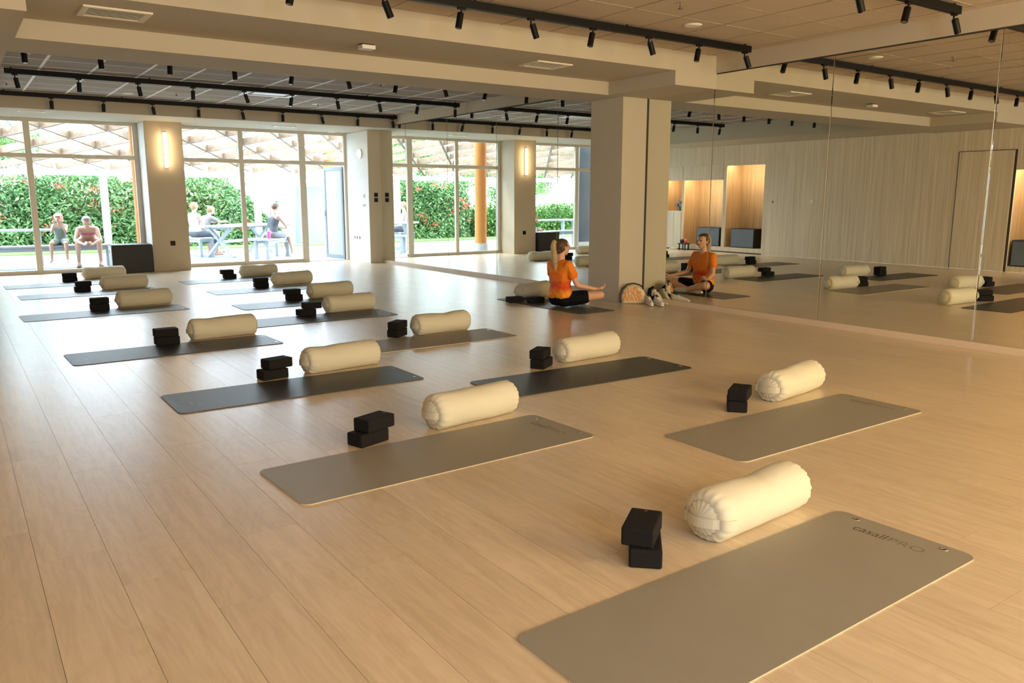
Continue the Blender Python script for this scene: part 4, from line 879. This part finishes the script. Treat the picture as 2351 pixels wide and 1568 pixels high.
boxes('case', [(-.035, .035, -.07, .07, -.005, .005)], M_blackbox, ph, bevel=0.003); ph.location = Vector((6.30, 19.05, 0)) + Euler((0, 0, R_(-72))).to_matrix() @ Vector((0, .49, .76)); ph.rotation_euler = (R_(30), 0, R_(-72))

# ------------------------------------------------------------------ bag, shoes, sweater by the pillar
bag = thing('drawstring_bag', 'cream cotton bag with orange lettering leaning on the square pillar', 'bag', (7.475, 7.86, 0), (R_(-8), 0, R_(-38)))
def pill_mesh(outline, th, bulge, n=10, seed=0):
    """a stuffed flat shape: outline polygon in xz, front towards -y"""
    cx = sum(p[0] for p in outline) / len(outline); cz = sum(p[1] for p in outline) / len(outline); vs_ = []; fs = []; m_ = len(outline)
    for side in (-1, 1):
        for q in range(n):
            s_ = 1 - q / n; d_ = math.sqrt(max(0, 1 - s_ ** 4)) * bulge
            for (x, z) in outline:
                X_, Z_ = cx + (x - cx) * s_, cz + (z - cz) * s_
                vs_.append((X_, side * (th / 2 + d_ + .006 * noise.noise(Vector((X_ * 22, Z_ * 22, seed + side)))), Z_))
        vs_.append((cx, side * (th / 2 + bulge), cz))
    blk = n * m_ + 1
    for si in (0, 1):
        b = si * blk
        for q in range(n - 1):
            for i in range(m_):
                f = (b + q * m_ + i, b + q * m_ + (i + 1) % m_, b + (q + 1) * m_ + (i + 1) % m_, b + (q + 1) * m_ + i); fs.append(f if si == 0 else f[::-1])
        for i in range(m_):
            f = (b + (n - 1) * m_ + i, b + (n - 1) * m_ + (i + 1) % m_, b + n * m_); fs.append(f if si == 0 else f[::-1])
    for i in range(m_): fs.append((i, blk + i, blk + (i + 1) % m_, (i + 1) % m_))
    return new_mesh('bag_body', vs_, fs, True)
ol = [(-.155, .0), (-.05, -.0), (.06, .0), (.15, .004), (.170, .06), (.160, .13), (.125, .19), (.06, .235), (-.01, .25), (-.08, .24), (-.135, .19), (-.16, .12), (-.168, .06)]
ol2 = []
for i in range(len(ol)):
    a, b = ol[i], ol[(i + 1) % len(ol)]
    for t in range(3): ol2.append((a[0] + (b[0] - a[0]) * t / 3, a[1] + (b[1] - a[1]) * t / 3))
M_bag = mat('natural_cotton', (.72, .62, .44), .9, bump=.3, bump_scale=300); M_obag = mat('bag_orange_print', (.80, .36, .12), .8)
link('bag_body', pill_mesh(ol2, .03, .035), M_bag, bag)
for i, (t, z, sz, dx) in enumerate((('THIS', .170, .074, -.095), ('YOUR', .104, .088, -.135), ('WAVE', .036, .092, -.150))):
    o, w = text_mesh(t, sz, M_obag, bag, (dx, -.0555 + (.006 if i == 0 else 0), z), 0, name='printed_word', rot=(PI / 2, 0, 0), bold=.0030, ext=.0035)
bm = bmesh.new(); prev = None
pts = [(-.17, -.03, .02), (-.185, -.02, .10), (-.16, -.02, .19), (-.09, -.02, .255), (.0, -.015, .272), (.08, -.02, .25), (.12, -.03, .22)]
for a, b in zip(pts[:-1], pts[1:]): cyl(bm, a, b, .009, n=8)
bm_obj('cord', bm, M_blackbox, bag)
def shoe(loc, rz, label):
    r = thing('running_shoe', label, 'shoe', loc, (0, 0, rz), 'white running shoes')
    M_sh = mat('shoe_white', (.74, .72, .68), .8); M_so = mat('shoe_sole', (.80, .78, .72), .7)
    rem('upper', [[((0, -.09, .05), .036), ((0, -.02, .05), .036), ((0, .05, .04), .034), ((0, .11, .035), .026)], [((0, -.10, .06), .034), ((0, -.095, .10), .028), ((0, -.03, .085), .026)]], .007, M_sh, r, 2, fold=.001)
    rem('sole', [[((0, -.105, .016), (.036, .03, .017)), ((0, .05, .014), (.042, .03, .015)), ((0, .125, .016), (.03, .022, .013))]], .007, M_so, r, 2)
    rem('opening', [[((0, -.085, .122), (.018, .026, .012)), ((0, -.05, .108), (.016, .02, .010))]], .005, M_blackbox, r, 1)
    for i in range(4): boxes('lace', [(-.020, .020, -.003, .003, .0, .004)], M_so, r, loc=(0, -.005 + i * .018, .088 - i * .006), rot=(R_(-16), 0, R_(12 * (-1) ** i)))
    return r
shoe((7.54, 7.62, 0), R_(150), 'white running shoe beside the cotton bag, nearer the bag')
shoe((7.61, 7.52, 0), R_(158), 'white running shoe beside the cotton bag, nearer the mirror')
cl = thing('sweatshirt', 'crumpled cream and black sweatshirt piled against the mirror beside the bag', 'clothing', (7.715, 7.70, 0), (0, 0, R_(-10)))
rem('cream_folds', [[((.0, .04, .05), .045), ((-.02, .10, .11), .035)], [((.03, -.05, .04), .04), ((.02, .02, .13), .03)], [((.03, -.12, .025), .025), ((.04, -.22, .018), .016)], [((-.02, .10, .12), .03), ((.01, .03, .17), .022)], [((.03, .0, .13), .028), ((.045, -.08, .05), .03)]], .008, mat('cream_fleece', (.66, .60, .44), .95), cl, 2, fold=.010, seed=8)
rem('black_folds', [[((-.06, .05, .08), .030), ((-.045, .06, .18), .026)], [((-.045, .06, .19), .024), ((-.02, .03, .22), .016)], [((-.06, .0, .06), .028), ((-.02, -.04, .09), .03)]], .008, M_shorts, cl, 2, fold=.008, seed=2)
sh2 = thing('white_shoes', 'pair of small white shoes at the foot of the niche cupboard', 'shoes', (XL + .12, 15.72, 0))
for q in (-1, 1): rem('shoe', [[((0, q * .06, .03), .03), ((.12, q * .06, .022), .02)]], .009, M_sock, sh2, 2)

# ------------------------------------------------------------------ outside
struct(boxes('ground', [(-30, 45, 17.36, 60, -.06, -.002)], M_ext_ground), 'pale paved terrace outside the windows')
struct(boxes('lawn', [(-14, 14, 23.15, 25.5, -.002, .03)], M_grass), 'narrow lawn strip before the hedge')
def leaves(name, gen, n, size, m_, parent=None, seed=1):
    rnd = random.Random(seed); vs_ = []; fs = []
    for i in range(n):
        c_ = Vector(gen(rnd)); e = Euler((rnd.uniform(-1, 1), rnd.uniform(-1, 1), rnd.uniform(0, 6.3))).to_matrix(); s_ = size * rnd.uniform(.6, 1.3)
        b = len(vs_)
        for p in ((-s_, 0, 0), (0, -s_ * .45, .1 * s_), (s_, 0, 0), (0, s_ * .45, .1 * s_)): vs_.append(c_ + e @ Vector(p))
        fs.append((b, b + 1, b + 2, b + 3))
    me = new_mesh(name, vs_, fs); return link(name, me, m_, parent)
def hedge(name, label, x0, x1, y, zt, n, seed, m_=None, size=.075, slope=0):
    h_ = thing(name, label, 'hedge')
    def g_(r_):
        x = r_.uniform(x0, x1); top = zt + .18 * noise.noise(Vector((x * 1.3, seed, 0))) * 2
        if slope and x > x1 - 1.6: top *= max(.2, 1 - (x - x1 + 1.6) / 1.6 * slope)
        z = top * (1 - r_.random() ** 1.1); d_ = .9 * r_.random() ** 2
        bul = .30 * noise.noise(Vector((x * .9, z * 1.2, seed)))
        return (x, y + bul + d_ + .25 * (z / zt) ** 2 * .5, z)
    stuff(leaves('foliage', g_, n, size, m_ or M_leaf, h_, seed))
    bm = bmesh.new()
    for i in range(int((x1 - x0) * 2.2)):
        x = x0 + (i + .5) / 2.2; cyl(bm, (x, y + .6, 0), (x + random.uniform(-.2, .2), y + .6, zt * .7), .02, n=6)
    stuff(bm_obj('stems', bm, M_bark, h_))
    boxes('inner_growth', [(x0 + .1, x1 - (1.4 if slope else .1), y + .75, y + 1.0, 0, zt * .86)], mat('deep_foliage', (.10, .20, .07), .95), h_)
    return h_
hg = hedge('flowering_hedge', 'tall green hedge with red flowers behind the terrace', .2, 8.4, 24.35, 2.02, 34000, 3, slope=.75)
rf = random.Random(9); cl_ = [(rf.uniform(.3, 8), rf.uniform(.5, 2.0)) for _ in range(34)]
def fl(r_):
    cx, cz = cl_[r_.randrange(len(cl_))]; return (cx + r_.gauss(0, .09), 24.2 + r_.uniform(-.15, .1), cz + r_.gauss(0, .06))
stuff(leaves('flowers', fl, 620, .045, M_flower, hg, 4))
hedge('low_hedge', 'low yellow-green hedge beyond the terrace left of the tall one', -9.0, .1, 24.2, 1.15, 14000, 5, M_leaf2, .07)
def tree(loc, h_, cr, label, n, seed):
    t = thing('tree', label, 'tree', loc)
    bm = bmesh.new(); cyl(bm, (0, 0, 0), (.1, 0, h_ * .55), .09, .06, 10)
    rr = random.Random(seed)
    for i in range(7):
        a = rr.uniform(0, 6.3); cyl(bm, (.08, 0, h_ * rr.uniform(.35, .55)), (math.cos(a) * cr * .7, math.sin(a) * cr * .7, h_ * rr.uniform(.7, .95)), .035, .012, 8)
    bm_obj('trunk', bm, M_bark, t)
    blobs = [(rr.gauss(0, cr * .5), rr.gauss(0, cr * .5), h_ * .8 + rr.gauss(0, cr * .3), cr * rr.uniform(.3, .5)) for _ in range(14)]
    def g_(r_):
        b = blobs[r_.randrange(14)]; v = Vector((r_.gauss(0, 1), r_.gauss(0, 1), r_.gauss(0, 1))).normalized() * b[3] * r_.random() ** .4
        return (b[0] + v.x, b[1] + v.y, b[2] + v.z * .7)
    stuff(leaves('foliage', g_, n, .07, M_leaf2, t, seed)); return t
tree((-2.7, 26.2, 0), 3.3, 1.5, 'slender tree with light green crown beyond the low hedge', 7000, 3)
tree((-7.2, 29.5, 0), 3.9, 1.6, 'second light green tree farther beyond the low hedge', 7000, 6)
tree((1.2, 27.0, 0), 3.4, 1.4, 'green tree rising behind the tall flowering hedge', 5000, 8)
tree((-.9, 33.0, 0), 4.6, 1.7, 'distant green tree seen through the timber canopy', 5000, 12)
# canopy
pg = thing('pergola', 'timber lattice canopy on white posts over the terrace', 'pergola')
y0, z0_, y1, z1_ = 17.75, 3.16, 23.8, 2.20
def zp(y): return z0_ + (z1_ - z0_) * (y - y0) / (y1 - y0)
dx_, dy_ = 1.25, 1.75
for sgn in (-1, 1):
    for k in range(-8, 20):
        xs_ = k * dx_ - 2.0; L_ = (y1 - y0); xe = xs_ + sgn * dx_ / dy_ * L_
        a, b = (xs_, y0), (xe, y1)
        if max(a[0], b[0]) < -5 or min(a[0], b[0]) > 13: continue
        bm = bmesh.new(); beam(bm, (a[0], a[1], zp(a[1]) + (.02 if sgn > 0 else 0)), (b[0], b[1], zp(b[1]) + (.02 if sgn > 0 else 0)), .07, .17); bm_obj('lattice_beam', bm, M_pergola, pg)
for x in [-4 + 2.4 * i for i in range(8)]:
    bm = bmesh.new(); beam(bm, (x, y0, z0_ + .16), (x + 1.2, y1, z1_ + .16), .06, .08); bm_obj('rafter', bm, mat('grey_blue_steel', (.42, .50, .56), .5), pg)
boxes('edge_beam', [(-5, 14, 23.72, 23.88, 1.97, 2.11)], M_ext_white, pg)
boxes('wall_plate', [(-5, 14, 17.66, 17.78, 3.0, 3.2)], M_ext_white, pg)
for x in (-.55, 3.47, 7.50, 11.6): boxes('post', [(x - .085, x + .085, 23.70, 23.87, 0, 1.97)], M_ext_white, pg, bevel=.006)
for x in (1.45, 6.9):
    for e in (-1, 1):
        bm = bmesh.new(); beam(bm, (x + e * .06, 23.8, 2.25), (x + e * .32, 23.8, 1.72), .03, .03); bm_obj('brace', bm, M_pergola, pg)
def column(x, y, r_, label, base=True):
    c_ = thing('column', label, 'column', (x, y, 0), group='ochre columns outside'); bm = bmesh.new(); cyl(bm, (0, 0, .12 if base else 0), (0, 0, 3.4), r_, n=28); bm_obj('shaft', bm, M_ext_orange, c_)
    if base: bm = bmesh.new(); cyl(bm, (0, 0, 0), (0, 0, .22), r_ + .035, n=28); bm_obj('plinth', bm, mat('grey_plinth', (.50, .50, .50), .8), c_)
    return c_
column(4.00, 18.0, .155, 'ochre round column standing outside behind the window pillar, seen whole in the mirror')
column(3.23, 17.66, .13, 'ochre round column at the right edge of the window nearest the wooden wall')
column(9.05, 22.0, .19, 'ochre round column outside above the open door')
# picnic table rotated
def pt(root, nm, lst, m_=M_ext_white): return boxes(nm, lst, m_, root, bevel=.006)
tb = thing('picnic_table', 'white picnic table on crossed legs', 'table', (5.95, 20.32, 0), (0, 0, R_(42)))
for i in range(5): pt(tb, 'top_plank', [(-1.15, 1.15, -.40 + .162 * i, -.40 + .162 * i + .152, .715, .755)])
for e in (-1, 1):
    for q in (-1, 1):
        bm = bmesh.new(); beam(bm, (e * .90, q * .36, 0.0), (e * .90, -q * .30, .715), .055, .11, (1, 0, 0)); bm_obj('leg', bm, M_ext_white, tb)
    pt(tb, 'cross_rail', [(e * .90 - .03, e * .90 + .03, -.33, .33, .66, .715)])
pt(tb, 'stretcher', [(-.90, .90, -.03, .03, .33, .40)])
def bench(x, y, rz, L, label):
    b = thing('bench', label, 'bench', (x, y, 0), (0, 0, R_(rz)), 'white benches on the terrace')
    for i in range(3): pt(b, 'seat_plank', [(-L / 2, L / 2, -.20 + .137 * i, -.20 + .137 * i + .128, .415, .455)])
    for e in (-1, 1):
        for q in (-1, 1): pt(b, 'leg', [(e * (L / 2 - .10) - .035, e * (L / 2 - .10) + .035, q * .15 - .035, q * .15 + .035, 0, .415)])
    for q in (-1, 1): pt(b, 'rail', [(-L / 2 + .12, L / 2 - .12, q * .15 - .02, q * .15 + .02, .345, .412)])
    return b
bench(6.30, 19.02, 42, 1.15, 'white bench in front of the picnic table, with a bottle on it')
bench(4.88, 20.75, 106, 1.5, 'white bench at the pillar end of the picnic table')
bench(1.35, 18.72, -4, 2.9, 'long white bench at the window nearest the wooden wall')
tb2 = thing('terrace_table', 'white plank table behind the long white bench', 'table', (.55, 19.75, 0), (0, 0, R_(-3)))
for i in range(4): pt(tb2, 'top_plank', [(-1.3, 1.3, -.34 + .172 * i, -.34 + .172 * i + .160, .71, .75)])
for e in (-1, 1):
    for q in (-1, 1): pt(tb2, 'leg', [(e * 1.0 - .04, e * 1.0 + .04, q * .24 - .04, q * .24 + .04, 0, .71)])
bench(-3.2, 20.6, 20, 2.0, 'white bench outside seen only in the mirror')
bt = thing('bottle', 'pink and clear drink bottle on the white bench', 'bottle', (6.18, 18.88, .456)); bm = bmesh.new(); cyl(bm, (0, 0, 0), (0, 0, .17), .035, n=16); bm_obj('bottle_body', bm, mat('magenta_bottle', (.75, .08, .32), .3), bt)
bm = bmesh.new(); cyl(bm, (0, 0, .17), (0, 0, .21), .034, .016, 16); cyl(bm, (0, 0, .21), (0, 0, .24), .016, n=12); bm_obj('cap', bm, M_white, bt)
struct(boxes('garden_wall', [(8.75, 11.5, 24.0, 24.2, 0, 1.75)], M_ext_wall), 'pale blue rendered wall right of the hedge')
dp = struct(empty('outer_screen'), 'dark grey glazed screen outside the first window')
boxes('screen_panel', [(-1.6, .56, 18.10, 18.14, .14, 3.0)], M_extdark, dp); boxes('screen_frame', [(.56, .64, 18.08, 18.16, 0, 3.0)], M_ext_white, dp); boxes('screen_sill', [(-1.6, .56, 18.08, 18.16, 0, .14)], mat('sill_beige', (.6, .56, .48), .6), dp)
